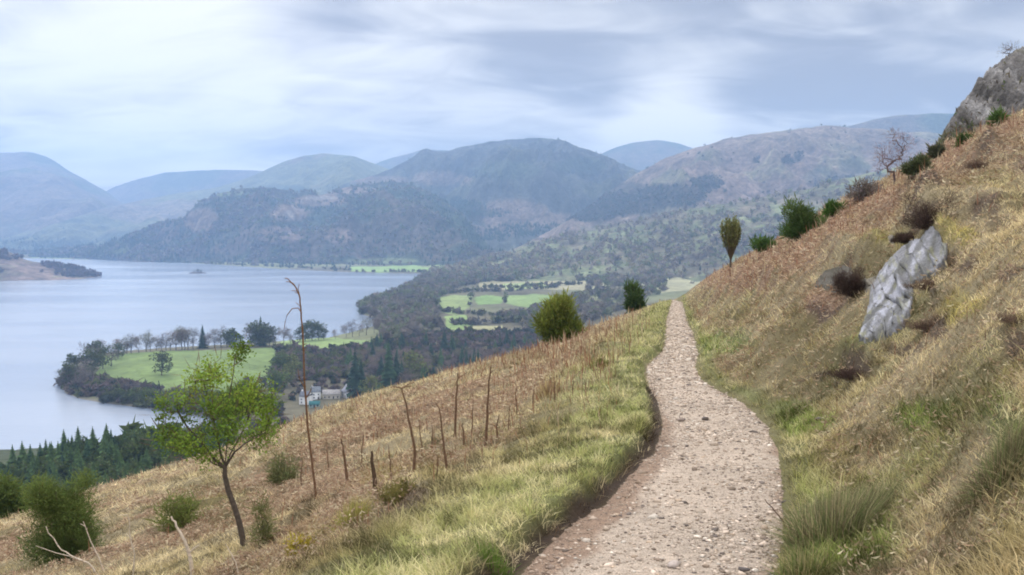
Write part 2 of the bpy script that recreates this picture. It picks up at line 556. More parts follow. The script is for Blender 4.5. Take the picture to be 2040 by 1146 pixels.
# ---- gravel
def ico():
    t = (1 + 5 ** .5) / 2
    V = np.array([(-1, t, 0), (1, t, 0), (-1, -t, 0), (1, -t, 0), (0, -1, t), (0, 1, t), (0, -1, -t), (0, 1, -t), (t, 0, -1), (t, 0, 1), (-t, 0, -1), (-t, 0, 1)], float)
    V /= np.linalg.norm(V[0])
    T = np.array([(0, 11, 5), (0, 5, 1), (0, 1, 7), (0, 7, 10), (0, 10, 11), (1, 5, 9), (5, 11, 4), (11, 10, 2), (10, 7, 6), (7, 1, 8), (3, 9, 4), (3, 4, 2), (3, 2, 6), (3, 6, 8), (3, 8, 9), (4, 9, 5), (2, 4, 11), (6, 2, 10), (8, 6, 7), (9, 8, 1)])
    return V, T


IV, IT = ico()


def stones(n, X, Y, Z, size, col, flat=.6):
    V = IV[None] * (1 + .28 * rng.standard_normal((n, 12, 1))).clip(.5, 1.6)
    sc3 = size[:, None] * np.stack([np.ones(n) * rng.uniform(.8, 1.5, n), rng.uniform(.7, 1.1, n), np.ones(n) * flat * rng.uniform(.5, 1, n)], 1)
    V = V * sc3[:, None, :]
    an = rng.uniform(0, 6.28, n); c, s = np.cos(an)[:, None], np.sin(an)[:, None]
    V = np.stack([V[..., 0] * c - V[..., 1] * s, V[..., 0] * s + V[..., 1] * c, V[..., 2]], -1)
    V += np.stack([X, Y, Z], 1)[:, None, :]
    T = IT[None] + (np.arange(n) * 12)[:, None, None]
    return V.reshape(-1, 3), T.reshape(-1, 3), np.repeat(col, 12, 0)


n = 64000
Y = np.exp(rng.uniform(math.log(3.2), math.log(91), n)); u = rng.uniform(-.03, 1.03, n) + rng.normal(0, .012, n)
X = XL(Y) + (XR(Y) - XL(Y)) * u
kp = rng.uniform(0, 1, n) < .32 + .68 * sst(-.25, .3, fbm(X / .7, Y / 1.1, 4, 73) + .35 * np.abs(2 * u - 1) - .12)
X, Y, u = X[kp], Y[kp], u[kp]; n = len(X)
sz = np.exp(rng.normal(math.log(.0066), .6, n)).clip(.002, .04) * np.clip(Y / 11, 1, 2.2)
pal = np.array([(.62, .51, .41), (.51, .415, .33), (.38, .31, .24), (.64, .57, .48), (.26, .20, .15), (.17, .14, .12), (.44, .34, .25)])
cc = pal[rng.choice(7, n, p=[.2, .2, .18, .1, .14, .1, .08])] * rng.uniform(.6, 1.1, (n, 1))
sw_ = (sst(.30, .02, u + .12 * fbm(X * 2, Y * 2, 3, 79)) * sst(14, 6, Y))[:, None] * .6; cc = cc * (1 - sw_) + c3(.24, .165, .115) * sw_
v, t, c = stones(n, X, Y, pathz(X, Y) + .002 + .012 * fbm(X * 4, Y * 4, 4, 71) * np.clip(8 / Y, .3, 1) - .03 * np.abs(2 * u - 1) ** 4 + .02 * fbm(X, Y, 2, 72), sz, cc)
gv = mesh_np('gravel', v, t, M_stone, c)
tag(gv, 'loose pale gravel and small stones strewn over the footpath', 'gravel', kind='stuff')

# a few stones that stand out on the path
for (px_, py_, s, c, lab) in [(1405, 836, .055, (.13, .11, .10), 'dark flat stone lying in the middle of the path at the bend'),
                              (1356, 838, .045, (.25, .2, .17), 'small brown stone on the path left of the dark flat stone'),
                              (1484, 1138, .035, (.10, .085, .08), 'small dark stone at the bottom edge of the path near the rushes'),
                              (1342, 1128, .045, (.40, .34, .30), 'grey stone half sunk in the path nearest the viewer'),
                              (1635, 843, .07, (.12, .10, .085), 'dark stone poking from the grass bank right of the path')]:
    if px_ < 1600:
        x, y = on_plane(px_, py_); x = float(x); y = float(y); z = -(1.7 + .065 * y)
    else:
        h = hit(px_, py_); x, y, z = h.x, h.y, h.z + .03
    v, t, c_ = stones(1, np.zeros(1), np.zeros(1), np.zeros(1) + .01, np.array([s]), np.array([c]), .5)
    o = mesh_np('stone', v, t, M_stone, c_)
    o.location = (x, y, z)
    tag(o, lab, 'stone')


ROCKS = [[(1888, 486), (1862, 484), (1832, 492), (1800, 508), (1772, 532), (1745, 560), (1732, 590), (1728, 625), (1720, 662), (1712, 690), (1704, 724), (1730, 714), (1755, 692), (1778, 670), (1800, 648), (1814, 622), (1820, 592), (1820, 560), (1850, 545), (1880, 520)],
         [(1630, 562), (1636, 550), (1650, 538), (1664, 534), (1680, 530), (1690, 536), (1690, 546), (1664, 556), (1642, 564)],
         [(1767, 490), (1776, 483), (1784, 492), (1780, 502), (1770, 503)],
         [(1716, 560), (1742, 550), (1750, 572), (1735, 590), (1720, 584)]]


def in_rock(X, Y):
    px, py = proj(X, Y, shelf(X, Y)); k = np.zeros(X.shape, bool)
    for r_ in ROCKS: k |= inpoly(px, py, r_)
    return k


# ---- grass and bracken
def blades(n, X, Y, Z, Lh, W, lean, az, col, two):
    """curved blades; two=True gives a bent blade of 3 triangles"""
    dx, dy = np.cos(az), np.sin(az)
    sx, sy = -dy, dx
    wa = rng.uniform(0, 6.28, n); sx, sy = np.cos(wa), np.sin(wa)
    B = np.stack([X, Y, Z], 1); S = np.stack([sx, sy, np.zeros(n)], 1) * W[:, None] / 2
    h = np.cos(lean) * Lh; r = np.sin(lean) * Lh
    tip = B + np.stack([dx * r, dy * r, h], 1)
    if not two:
        V = np.stack([B - S, B + S, tip], 1); T = np.arange(3 * n).reshape(n, 3)
        return V.reshape(-1, 3), T, np.repeat(col, 3, 0)
    mid = B + np.stack([dx * r * .35, dy * r * .35, h * .62], 1)
    V = np.stack([B - S, B + S, mid - S * .8, mid + S * .8, tip], 1)
    k = (np.arange(n) * 5)[:, None]
    T = np.concatenate([k + [0, 1, 3], k + [0, 3, 2], k + [2, 3, 4]], 0)
    return V.reshape(-1, 3), T, np.repeat(col, 5, 0)


def scatter(n, y0, y1, amin=-.66, amax=.66):
    Y = np.exp(rng.uniform(math.log(y0), math.log(y1), n)); a = rng.uniform(amin, amax, n)
    return a * Y, Y


def grass(n, y0, y1, two):
    nt_ = n // 7                              # tufts of seven
    Xt, Yt = scatter(nt_, y0, y1)
    k = rng.integers(0, nt_, n)
    sp = .035 * np.clip(Yt[k] / 7, 1, 8)
    X = Xt[k] + rng.normal(0, 1, n) * sp; Y = Yt[k] + rng.normal(0, 1, n) * sp
    dl, dr = path_d(X, Y)
    out_ = (np.maximum(dl, dr) > rng.uniform(-.05, .10, n)) & ~in_rock(X, Y)
    c, br, ht = cover(X, Y)
    keep = out_ & (rng.uniform(0, 1, n) > np.maximum(br * .35, ht * .3))
    X, Y, c, k, dl, dr, br, ht = X[keep], Y[keep], c[keep], k[keep], dl[keep], dr[keep], br[keep], ht[keep]
    m = len(X)
    tl = rng.uniform(.7, 1.3, nt_)[k]; taz = rng.uniform(0, 6.28, nt_)[k]; tb = rng.uniform(.78, 1.25, nt_)[k]
    tall = 1 + .6 * np.clip(fbm(X / .5, Y / .5, 2, 91), -.6, 1)
    green = np.clip((c[:, 1] / (c[:, 0] + 1e-3) - .95) * 3, 0, 1)
    Lh = .105 * tl * tall * rng.uniform(.5, 1.3, m) * np.clip(Y / 14, 1, 1.9)
    Lh = Lh * (1 + .8 * np.clip(fbm(X / .28, Y / .28, 3, 131), -.6, .8)); az0 = 3.6 + 2.6 * fbm(X / .7, Y / .7, 2, 141)
    W = np.maximum(.0058, Y * 1.5 / 1767 * rng.uniform(.6, 1.3, m))
    lean = np.clip(rng.normal(1.0 - .45 * green, .3, m), .05, 1.5)
    az = np.where(rng.uniform(0, 1, m) < .35, az0, taz) + rng.normal(0, .9, m)
    k1 = fbm(X / .20, Y / .26, 3, 131, .7) * 1.15 + .45 * fbm(X / 1.1, Y / 1.1, 3, 137)
    pale = sst(.12, .55, k1)[:, None]; dk = sst(.06, -.38, k1)[:, None]
    c = c * (1 - .55 * pale) + c3(.60, .52, .33) * .55 * pale
    c = c * (1 - dk * .74)
    c = c * tb[:, None] * rng.uniform(.7, 1.4, (m, 1)) * 1.52
    sw = rng.uniform(0, 1, m) < .12
    c[sw] = c[sw] * .4 + STRAW * .7
    Z = ground(X, Y) - .01
    return blades(m, X, Y, Z, Lh, W, lean, az, c, two)


parts_ = [grass(270000, 2.4, 11, True), grass(420000, 9, 96, False)]
V = []; T = []; C = []; off = 0
for v, t, c in parts_:
    V.append(v); T.append(t + off); C.append(c); off += len(v)
g = mesh_np('grass', np.concatenate(V), np.concatenate(T), M_blade, np.concatenate(C))
tag(g, 'rough straw coloured and green grass covering the hillside', 'grass', kind='stuff')

# bracken litter: dead curled fronds
n = 520000
X, Y = scatter(n, 4, 96)
c, br, ht = cover(X, Y)
keep = (rng.uniform(0, 1, n) < br) & ~in_rock(X, Y) & (np.maximum(*path_d(X, Y)) > .3)
X, Y, c = X[keep], Y[keep], c[keep]; m = len(X)
cl = fbm(X / .8, Y / .8, 3, 95)
s = .075 * np.clip(Y / 11, .6, 3.0) * rng.uniform(.5, 1.3, m)
P = np.stack([X, Y, ground(X, Y) + np.clip(.12 + .22 * cl, 0, .4) * rng.uniform(0, 1, m)], 1)
d1 = rng.normal(0, 1, (m, 3)); d1 /= np.linalg.norm(d1, axis=1)[:, None]; d1[:, 2] = d1[:, 2] * .6
d2 = np.cross(d1, rng.normal(0, 1, (m, 3))); d2 /= np.linalg.norm(d2, axis=1)[:, None] + 1e-6
V = np.stack([P - d1 * s[:, None] * .5, P + d2 * s[:, None] * .13, P + d1 * s[:, None] * .5 + [0, 0, .02], P - d2 * s[:, None] * .10], 1)
k = (np.arange(m) * 4)[:, None]
T = np.concatenate([k + [0, 1, 2], k + [0, 2, 3]], 0)
bp = np.array([(.30, .195, .135), (.43, .335, .24), (.21, .14, .10), (.52, .45, .31), (.31, .225, .17)])
cb = bp[rng.choice(5, m, p=[.3, .24, .2, .14, .12])] * rng.uniform(.8, 1.25, (m, 1)) * .75 + c * .35
# upright dead stalks among the litter
n = 60000
X, Y = scatter(n, 6.5, 92)
c_, br, ht = cover(X, Y); px, py = proj(X, Y, shelf(X, Y)); dl_, dr_ = path_d(X, Y)
w1 = np.exp(-((px - 1130) / 170) ** 2 - ((py - 745) / 80) ** 2) * 1.3 + np.exp(-((px - 800) / 260) ** 2 - ((py - 880) / 70) ** 2) * .35
keep = (rng.uniform(0, 1, n) < np.where(dl_ > .5, .12 * br + .5 * w1, .22 * br)) & (np.maximum(dl_, dr_) > .45)
X, Y = X[keep], Y[keep]; k = len(X); fy = np.clip(Y / 16, .8, 2.2)
v2, t2, c2 = blades(k, X, Y, ground(X, Y) - .02, rng.uniform(.12, .36, k) * fy, np.maximum(.007, Y * 1.5 / 1767), np.abs(rng.normal(.15, .35, k)), rng.uniform(0, 6.28, k),
                    np.array([(.30, .15, .09), (.46, .36, .22), (.22, .12, .08), (.55, .45, .30)])[rng.choice(4, k, p=[.35, .3, .2, .15])] * rng.uniform(.7, 1.3, (k, 1)), True)
V = V.reshape(-1, 3); cb = np.repeat(cb, 4, 0)
T = np.concatenate([T, t2 + len(V)]); V = np.concatenate([V, v2]); cb = np.concatenate([cb, c2])
b = mesh_np('bracken', V, T, M_dead, cb)
tag(b, 'rust brown dead bracken fronds matted over the slope', 'bracken', kind='stuff')


# ================================================================== PLANT BUILDERS
def grow(trunk, targets, r_tip, power=.46, step=.35, sag=0.0, jit=.06, seed=0, par0=None, n0=None):
    """branch skeleton from trunk nodes out to the targets; returns nodes, parents, radii"""
    rg = np.random.default_rng(seed)
    nodes = [np.array(p, float) for p in trunk]; par = par0 or [-1] + list(range(len(trunk) - 1))
    top = nodes[-1]
    order = np.argsort(np.linalg.norm(targets - top, axis=1))
    n0 = n0 or max(1, len(trunk) // 2)
    for ti in order:
        t = targets[ti]
        P = np.array(nodes)
        d = np.linalg.norm(P - t, axis=1) + .45 * np.maximum(P[:, 2] - t[2], 0) * 2.0
        d[:n0] += 1e3 if len(trunk) > 2 else 0
        j = int(np.argmin(d)); p = nodes[j]
        ln = np.linalg.norm(t - p); k = max(1, int(ln / step))
        last = j
        for q in range(1, k + 1):
            f = q / k
            x = p + (t - p) * f + rg.normal(0, jit * ln / (k + 1), 3) * (q < k)
            x = x + np.array([0, 0, sag * math.sin(f * math.pi) * ln])
            nodes.append(x); par.append(last); last = len(nodes) - 1
    P = np.array(nodes); n = len(P); cnt = np.zeros(n)
    has = np.zeros(n, bool)
    for i in range(n - 1, 0, -1):
        if not has[i]: cnt[i] = 1
        cnt[par[i]] += cnt[i]; has[par[i]] = True
    return P, np.array(par), r_tip * np.maximum(cnt, 1) ** power


def limbs(mb, P, par, R, col, kmax=7, rmin_sides=3):
    """tapered tubes along a skeleton, drawn as chains"""
    n = len(P); ch = [[] for _ in range(n)]
    for i in range(1, n): ch[par[i]].append(i)
    stack = [0]
    while stack:
        s = stack.pop()
        for c in ch[s]:
            pass
        if not ch[s]: continue
        kids_ = sorted(ch[s], key=lambda c: -R[c])
        for c in kids_:
            chain = [s]; cur = c; rr = [min(R[s], R[c] * 1.15)]
            chain.append(cur); rr.append(R[cur])
            while ch[cur]:
                nx = max(ch[cur], key=lambda q: R[q])
                for q in ch[cur]:
                    if q != nx: stack_extra.append((cur, q))
                chain.append(nx); rr.append(R[nx]); cur = nx
            k = kmax if rr[0] > .03 * 1 else (5 if rr[0] > .012 else rmin_sides)
            mb.tube(P[chain], np.array(rr), k, col)
        while stack_extra:
            a, q = stack_extra.pop()
            chain = [a, q]; rr = [min(R[a], R[q] * 1.15), R[q]]; cur = q
            while ch[cur]:
                nx = max(ch[cur], key=lambda z: R[z])
                for z in ch[cur]:
                    if z != nx: stack_extra.append((cur, z))
                chain.append(nx); rr.append(R[nx]); cur = nx
            k = kmax if rr[0] > .03 else (5 if rr[0] > .012 else rmin_sides)
            mb.tube(P[chain], np.array(rr), k, col)


stack_extra = []


def ell(n, c, r, seed, shell=.35, squash=1.0):
    """points in an ellipsoid, more towards its skin"""
    rg = np.random.default_rng(seed)
    d = rg.normal(0, 1, (n, 3)); d /= np.linalg.norm(d, axis=1)[:, None]
    q = rg.uniform(0, 1, n) ** shell
    return np.array(c) + d * q[:, None] * np.array(r)


def leafcards(mb, P, size, col, seed, out=None, jit=1.0, aspect=.5, var=.3, up=0.0):
    """pointed leaf or spray cards (diamond of two triangles)"""
    rg = np.random.default_rng(seed); n = len(P)
    d1 = rg.normal(0, 1, (n, 3)) * jit + (out if out is not None else 0)
    d1[:, 2] += up
    d1 /= np.linalg.norm(d1, axis=1)[:, None] + 1e-9
    d2 = np.cross(d1, rg.normal(0, 1, (n, 3))); d2 /= np.linalg.norm(d2, axis=1)[:, None] + 1e-9
    s = (size * rg.uniform(.6, 1.4, n))[:, None]
    V = np.stack([P, P + d1 * s * .45 + d2 * s * aspect * .5, P + d1 * s, P + d1 * s * .5 - d2 * s * aspect * .5], 1)
    k = (np.arange(n) * 4)[:, None]
    T = np.concatenate([k + [0, 1, 2], k + [0, 2, 3]], 0)
    c = np.asarray(col, float); c = c if c.ndim == 2 else np.tile(c, (n, 1))
    c = c * rg.uniform(1 - var, 1 + var, (n, 1)) * (1 + rg.normal(0, .06, (n, 3)))
    mb.add(V.reshape(-1, 3), T, np.repeat(np.clip(c, .005, .9), 4, 0))


def lobed(n, lobes, seed, shell=.4):
    """points spread over several overlapping ellipsoids (cx,cy,cz,rx,ry,rz)"""
    rg = np.random.default_rng(seed)
    vol = np.array([l[3] * l[4] * l[5] for l in lobes]) ** .67; pick = rg.choice(len(lobes), n, p=vol / vol.sum())
    out_ = np.zeros((n, 3)); nor = np.zeros((n, 3))
    for i, l in enumerate(lobes):
        m = pick == i; k = int(m.sum())
        d = rg.normal(0, 1, (k, 3)); d /= np.linalg.norm(d, axis=1)[:, None]
        q = rg.uniform(0, 1, k) ** shell
        out_[m] = np.array(l[:3]) + d * q[:, None] * np.array(l[3:]); nor[m] = d
    return out_, nor


def rand_lobes(h, wdt, seed, base_=.3, n=9):
    rg = np.random.default_rng(seed); L_ = []
    for i in range(n):
        a = rg.uniform(0, 6.28); zf = rg.uniform(base_ + .12, .86); prof = math.sin(math.pi * min(1, (zf - base_) / (1 - base_) * .8 + .2)) ** .6
        r = rg.uniform(.15, .62) * wdt / 2 * prof
        s = rg.uniform(.22, .36) * wdt / 2 * 1.3
        L_.append((r * math.cos(a), r * math.sin(a), zf * h, s, s, s * rg.uniform(.6, .95)))
    return L_


def proto_bare(h, wdt, seed, tw=420, col=(.15, .125, .115), twig=(.20, .165, .155)):
    tmb, cmb = MB(), MB()
    lobes = rand_lobes(h, wdt, seed, .25)
    T_, nn = lobed(70, lobes, seed)
    tr = [(0, 0, -.4), (.02 * h, 0, .1 * h), (0, .01 * h, .2 * h), (0, 0, .28 * h)]
    P, par, R = grow(tr, T_, h * .0042, .5, h * .09, 0.02, .12, seed)
    limbs(tmb, P, par, R, col, 5)
    Q, nn = lobed(tw, lobes, seed + 1, .55)
    leafcards(cmb, Q, h * .105, twig, seed + 2, nn * .8, 1.0, .13, .3, .5)
    return tmb, cmb


def proto_leafy(h, wdt, seed, col, n=900, sz=.06, base_=.12, asp=.7):
    tmb, cmb = MB(), MB()
    lobes = rand_lobes(h, wdt, seed, base_, 11)
    T_, nn = lobed(40, lobes, seed)
    P, par, R = grow([(0, 0, -.4), (.01 * h, 0, .1 * h), (0, 0, .22 * h)], T_, h * .005, .5, h * .1, 0, .1, seed)
    limbs(tmb, P, par, R, (.1, .08, .06), 5)
    Q, nn = lobed(n, lobes, seed + 1, .35)
    rg = np.random.default_rng(seed)
    c = np.array(col)[None] * (1 + .35 * fbm(Q[:, 0] / h * 7, Q[:, 2] / h * 7 + Q[:, 1] / h * 5, 2, seed))[:, None]
    leafcards(cmb, Q, h * sz, c, seed + 2, nn * .5, 1.0, asp, .3)
    return tmb, cmb


def proto_conifer(h, wdt, seed, col):
    tmb, cmb = MB(), MB(); rg = np.random.default_rng(seed)
    tmb.tube([(0, 0, -.5), (0, 0, h * .5), (0, 0, h * .98)], [h * .018, h * .01, h * .002], 5, (.11, .08, .06))
    V = []; T = []; C = []; k = 0
    nw = 17
    for i in range(nw):
        f = i / (nw - 1); z = h * (.08 + .9 * f); r = wdt / 2 * (1 - f) ** .85 * rg.uniform(.85, 1.15) + .012 * h
        nb = int(11 - 4 * f)
        for j in range(nb):
            a = 6.283 * (j + rg.uniform(-.3, .3)) / nb + i * .7; rr = r * rg.uniform(.7, 1.15); dz = -rr * rg.uniform(.15, .5)
            wd = .30 * rr + .01 * h
            cx, sx = math.cos(a), math.sin(a)
            V += [(0, 0, z + .05 * h), (cx * rr * .6 - sx * wd, sx * rr * .6 + cx * wd, z + dz * .5), (cx * rr, sx * rr, z + dz), (cx * rr * .6 + sx * wd, sx * rr * .6 - cx * wd, z + dz * .5)]
            T += [(k, k + 1, k + 2), (k, k + 2, k + 3)]; k += 4
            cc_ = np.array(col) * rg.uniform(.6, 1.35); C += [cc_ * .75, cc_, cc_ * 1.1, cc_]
    cmb.add(V, T, np.array(C))
    return tmb, cmb


def make_plant(name, tmb, cmb, loc, label, cat, group=None, rz=0, s=1.0, names=('trunk', 'crown'), mats=None):
    mats = mats or (M_bark, M_leaf)
    e = thing(name, loc, label, cat, group, rz); e.scale = (s, s, s)
    ks = []
    if tmb is not None and tmb.n: ks.append(tmb.build(names[0], mats[0], e))
    if cmb is not None and cmb.n: ks.append(cmb.build(names[1], mats[1], e))
    kids[e.name] = ks
    return e


# ================================================================== VALLEY, LAKE, FELLS
ZL = -130.0


def lakept(px, py):
    a, t = dirs(px, py); D = -ZL / t
    return (float(a * D), float(D))


SH_E = [(845, 546), (800, 577), (755, 596), (726, 603), (714, 613), (722, 626), (750, 638), (750, 648), (700, 662), (650, 674), (600, 677),
        (540, 682), (480, 686), (420, 689), (330, 694), (250, 700), (200, 705), (150, 716), (124, 742), (116, 765), (126, 782), (160, 795),
        (220, 805), (310, 817), (400, 828), (470, 850), (400, 872), (330, 880), (200, 920), (0, 990), (-200, 1050), (-900, 1250)]
east = [lakept(*p) for p in SH_E] + [(-400, 60), (-400, -400), (9000, -400), (9000, 9500), (0, 9500)] + [lakept(980, 528), lakept(900, 543)]
FARS = [(-900, 505), (-300, 509), (0, 513), (60, 515), (230, 518), (330, 522), (440, 528), (560, 536), (700, 543), (845, 545.5), (980, 530)]
farland = [lakept(*p) for p in FARS] + [(6000, 12000), (-9000, 12000)]
SPIT = [(-900, 600), (-300, 572), (0, 559), (60, 558.5), (120, 557), (170, 553), (192, 547), (190, 541), (150, 534), (90, 528), (0, 524), (-300, 522), (-900, 522)]
spit = [lakept(*p) for p in SPIT]


def valley_z(X, Y):
    sd = np.maximum(sdist(X, Y, east), sdist(X, Y, farland))
    a = X / Y
    n = fbm(X / 130, Y / 130, 4, 301); n2 = fbm(X / 35, Y / 35, 3, 305)
    sd = sd + 2.0 * n2 + 5 * n * sst(10, 60, np.abs(sd))
    h = np.where(sd > 0, 1.2 * sst(0, 4, sd) + .03 * np.minimum(sd, 60) + 2.0 * sst(10, 120, sd) * (1 + n), np.maximum(sd * .3, -7))
    # mound of the peninsula field
    c = lakept(420, 740); h = h + np.where(sd > 0, 5 * np.exp(-((X - c[0]) / 90) ** 2 - ((Y - c[1]) / 70) ** 2) * sst(0, 25, sd), 0)
    # land climbs to the east and to the head of the valley
    h = h + np.where(sd > 0, (26 * sst(-.02, .35, a) + 14 * sst(-.08, .1, a) * sst(1500, 3000, Y)) * sst(0, 260, sd) * (1 + .35 * n), 0)
    h = np.where((sd > 60), h + 2.2 * n2, h)
    return ZL + h, sd


FIELDS = [([(205, 708), (330, 700), (480, 694), (600, 688), (600, 720), (560, 755), (470, 790), (330, 782), (230, 772), (190, 745)], c3(.13, .185, .055)),
          ([(560, 676), (640, 671), (735, 678), (770, 688), (740, 702), (640, 706), (560, 704)], c3(.19, .26, .09)),
          ([(872, 593), (905, 587), (940, 590), (935, 612), (905, 628), (882, 622)], c3(.19, .24, .085)),
          ([(942, 593), (970, 589), (1005, 593), (1000, 606), (950, 607)], c3(.16, .25, .075)),
          ([(1010, 590), (1060, 585), (1110, 588), (1110, 612), (1050, 612), (1010, 606)], c3(.17, .24, .08)),
          ([(885, 630), (925, 626), (945, 645), (930, 662), (890, 655)], c3(.20, .28, .09)),
          ([(930, 650), (1000, 648), (1000, 664), (935, 668)], c3(.28, .27, .14)),
          ([(700, 532), (820, 529), (860, 534), (850, 543), (700, 541)], c3(.20, .30, .10)),
          ([(860, 520), (960, 508), (1040, 500), (1040, 518), (960, 530), (860, 536)], c3(.24, .30, .12)),
          ([(950, 560), (1060, 556), (1170, 560), (1170, 578), (1060, 575), (950, 577)], c3(.27, .25, .15)),
          ([(1000, 565), (1080, 562), (1090, 572), (1010, 578)], c3(.25, .30, .12)),
          ([(1180, 548), (1330, 540), (1420, 552), (1400, 575), (1280, 585), (1180, 575)], c3(.28, .27, .16)),
          ([(760, 650), (880, 640), (880, 646), (760, 660)], c3(.22, .28, .10)),
          ([(60, 509), (130, 512), (230, 514), (230, 519), (60, 517)], c3(.16, .22, .12))]

aV = np.concatenate([np.linspace(-1.6, -.62, 30), np.linspace(-.6, .5, 620), np.linspace(.52, 1.6, 30)])
YV = np.concatenate([np.geomspace(230, 6000, 560), np.linspace(6200, 11000, 10)])
Yv, Av = np.meshgrid(YV, aV, indexing='ij'); Xv = Av * Yv
Zv, SDv = valley_z(Xv, Yv)
pxv, pyv = proj(Xv, Yv, Zv)
nv = fbm(Xv / 60, Yv / 60, 4, 331)[..., None]; nv2 = fbm(Xv / 200, Yv / 200, 3, 336)
cv = c3(.10, .09, .055) * (1 + .4 * nv) + (c3(.15, .16, .08) - c3(.10, .09, .055)) * sst(-.1, .4, nv2)[..., None]
for poly, fc in FIELDS:
    ins = inpoly(pxv + 5 * nv[..., 0], pyv + 3 * nv[..., 0], poly) & (SDv > 6)
    cv[ins] = (fc * (1 + .18 * nv))[ins]
shore_ = sst(5, 0, np.abs(SDv))[..., None]
cv = cv * (1 - shore_) + c3(.17, .155, .13) * shore_
vg = mesh_np('valley_ground', np.stack([Xv, Yv, Zv], -1).reshape(-1, 3), grid_faces(*Xv.shape), M_valley, cv.reshape(-1, 3), smooth=True)
tag(vg, 'valley floor of pastures and wood edges by the lake', kind='structure')

# lake
m, nn_, o_ = mat_new('lake_water')
p = nn_.nodes.new('ShaderNodeBsdfPrincipled')
p.inputs['Base Color'].default_value = (.24, .285, .36, 1); p.inputs['Roughness'].default_value = .16; p.inputs['IOR'].default_value = 1.33
p.inputs['Specular IOR Level'].default_value = .9
tcn = nn_.nodes.new('ShaderNodeTexCoord')
mp = nn_.nodes.new('ShaderNodeMapping'); mp.inputs['Scale'].default_value = (.35, 1, 1)
t1 = nn_.nodes.new('ShaderNodeTexNoise'); t1.inputs['Scale'].default_value = .25; t1.inputs['Detail'].default_value = 6; t1.inputs['Roughness'].default_value = .6
bp_ = nn_.nodes.new('ShaderNodeBump'); bp_.inputs['Distance'].default_value = .35; bp_.inputs['Strength'].default_value = .8
t2 = nn_.nodes.new('ShaderNodeTexNoise'); t2.inputs['Scale'].default_value = .006; t2.inputs['Detail'].default_value = 4
mr = nn_.nodes.new('ShaderNodeMapRange'); mr.inputs['From Min'].default_value = .35; mr.inputs['From Max'].default_value = .65
mr.inputs['To Min'].default_value = .14; mr.inputs['To Max'].default_value = .24
for a_, b_ in ((tcn.outputs['Object'], mp.inputs[0]), (mp.outputs[0], t1.inputs['Vector']), (t1.outputs[0], bp_.inputs['Height']), (bp_.outputs[0], p.inputs['Normal']),
               (mp.outputs[0], t2.inputs['Vector']), (t2.outputs[0], mr.inputs[0]), (mr.outputs[0], p.inputs['Roughness']), (p.outputs[0], o_.inputs[0])):
    nn_.links.new(a_, b_)
lk = mesh_np('lake', [(-9000, 100, ZL), (3000, 100, ZL), (3000, 9000, ZL), (-9000, 9000, ZL)], [(0, 1, 2, 3)], m)
tag(lk, 'calm grey blue lake', kind='structure')


def ridge(name, pts, ncol, nrow, colf, amp=40, scl=400, prof=1.15, zf=-134, seed=0, crest=4, back=.8, a_pad=0, mat=None, sm=11, label=None):
    """a fell: pts = (px, py of the crest, distance of the crest, distance of the foot)"""
    pts = np.array(pts, float); a, t = dirs(pts[:, 0], pts[:, 1])
    ag = np.linspace(a[0], a[-1], ncol)
    k = np.hanning(sm); k /= k.sum()
    f = lambda v: np.convolve(np.pad(np.interp(ag, a, v), sm // 2, mode='edge'), k, 'valid')
    tt, dc, df = f(t), f(pts[:, 2]), f(pts[:, 3])
    s = np.concatenate([np.linspace(0, 1, nrow), 1 + np.linspace(.03, back, max(6, nrow // 5))])
    S, Ag_ = np.meshgrid(s, ag, indexing='ij')
    Dc, Df, Tt = np.broadcast_to(dc, S.shape), np.broadcast_to(df, S.shape), np.broadcast_to(tt, S.shape)
    Yr = Df + (Dc - Df) * S
    zc = -Tt * Dc
    up = np.clip(S, 0, 1)
    fz = up ** prof * (1 - .25 * up ** 6) / .75 if False else 1 - (1 - up) ** (1 / 1.0) * (1 - 0) if False else up ** prof
    Zr = zf + (zc - zf) * fz
    over = np.clip(S - 1, 0, None)
    Zr = Zr - (zc - zf) * over * .9 * np.clip(over * 4, 0, 1)
    Xr = Ag_ * Yr
    env = np.clip(up * (1 - up) * 4, 0, 1) ** .7
    wx = Xr + 80 * fbm(Xr / 500, Yr / 500, 2, seed + 50)
    n = fbm(wx / scl, Yr / (scl * 1.6), 6, seed, .52, True)
    Zr = Zr + amp * env * (n - .25) + crest * fbm(Xr / (scl * .25), Yr / (scl * .25), 4, seed + 7, .6) * sst(0, .3, up)
    # keep every part of the face under its own sight line to the crest
    lim = -Yr * Tt - (1 - up) * (np.abs(zc - zf)) * .04
    Zr = np.where(S < .98, np.minimum(Zr, lim + crest), Zr)
    px, py = proj(Xr, Yr, Zr)
    nn = fbm(Xr / (scl * .5), Yr / (scl * .5), 5, seed + 20, .6)
    gz = np.gradient(Zr, axis=0) / (np.gradient(Yr, axis=0) + 1e-6)
    c = colf(px, py, Xr, Yr, Zr, nn, gz)
    o = mesh_np(name, np.stack([Xr, Yr, Zr], -1).reshape(-1, 3), grid_faces(*Xr.shape), mat or M_hill, np.clip(c * (1 if mat else .72), .01, .9).reshape(-1, 3), smooth=True)
    if mat is None: tag(o, label or 'hazy fell', kind='structure')
    return dict(X=Xr, Y=Yr, Z=Zr, px=px, py=py, n=nn, o=o, S=S)


def mixc(c, k, w): return c * (1 - w[..., None]) + k * w[..., None]


FELL = c3(.21, .165, .125); BRK = c3(.205, .15, .12); WOOD = c3(.055, .075, .05); DWOOD = c3(.13, .105, .085); PAST = c3(.20, .24, .11); HGR = c3(.17, .18, .09); SCREE = c3(.30, .27, .24)


def blob(px, py, L_):
    w_ = np.zeros(px.shape)
    for bx, by, rx, ry in L_: w_ = np.maximum(w_, np.exp(-((px - bx) / rx) ** 2 - ((py - by) / ry) ** 2))
    return w_


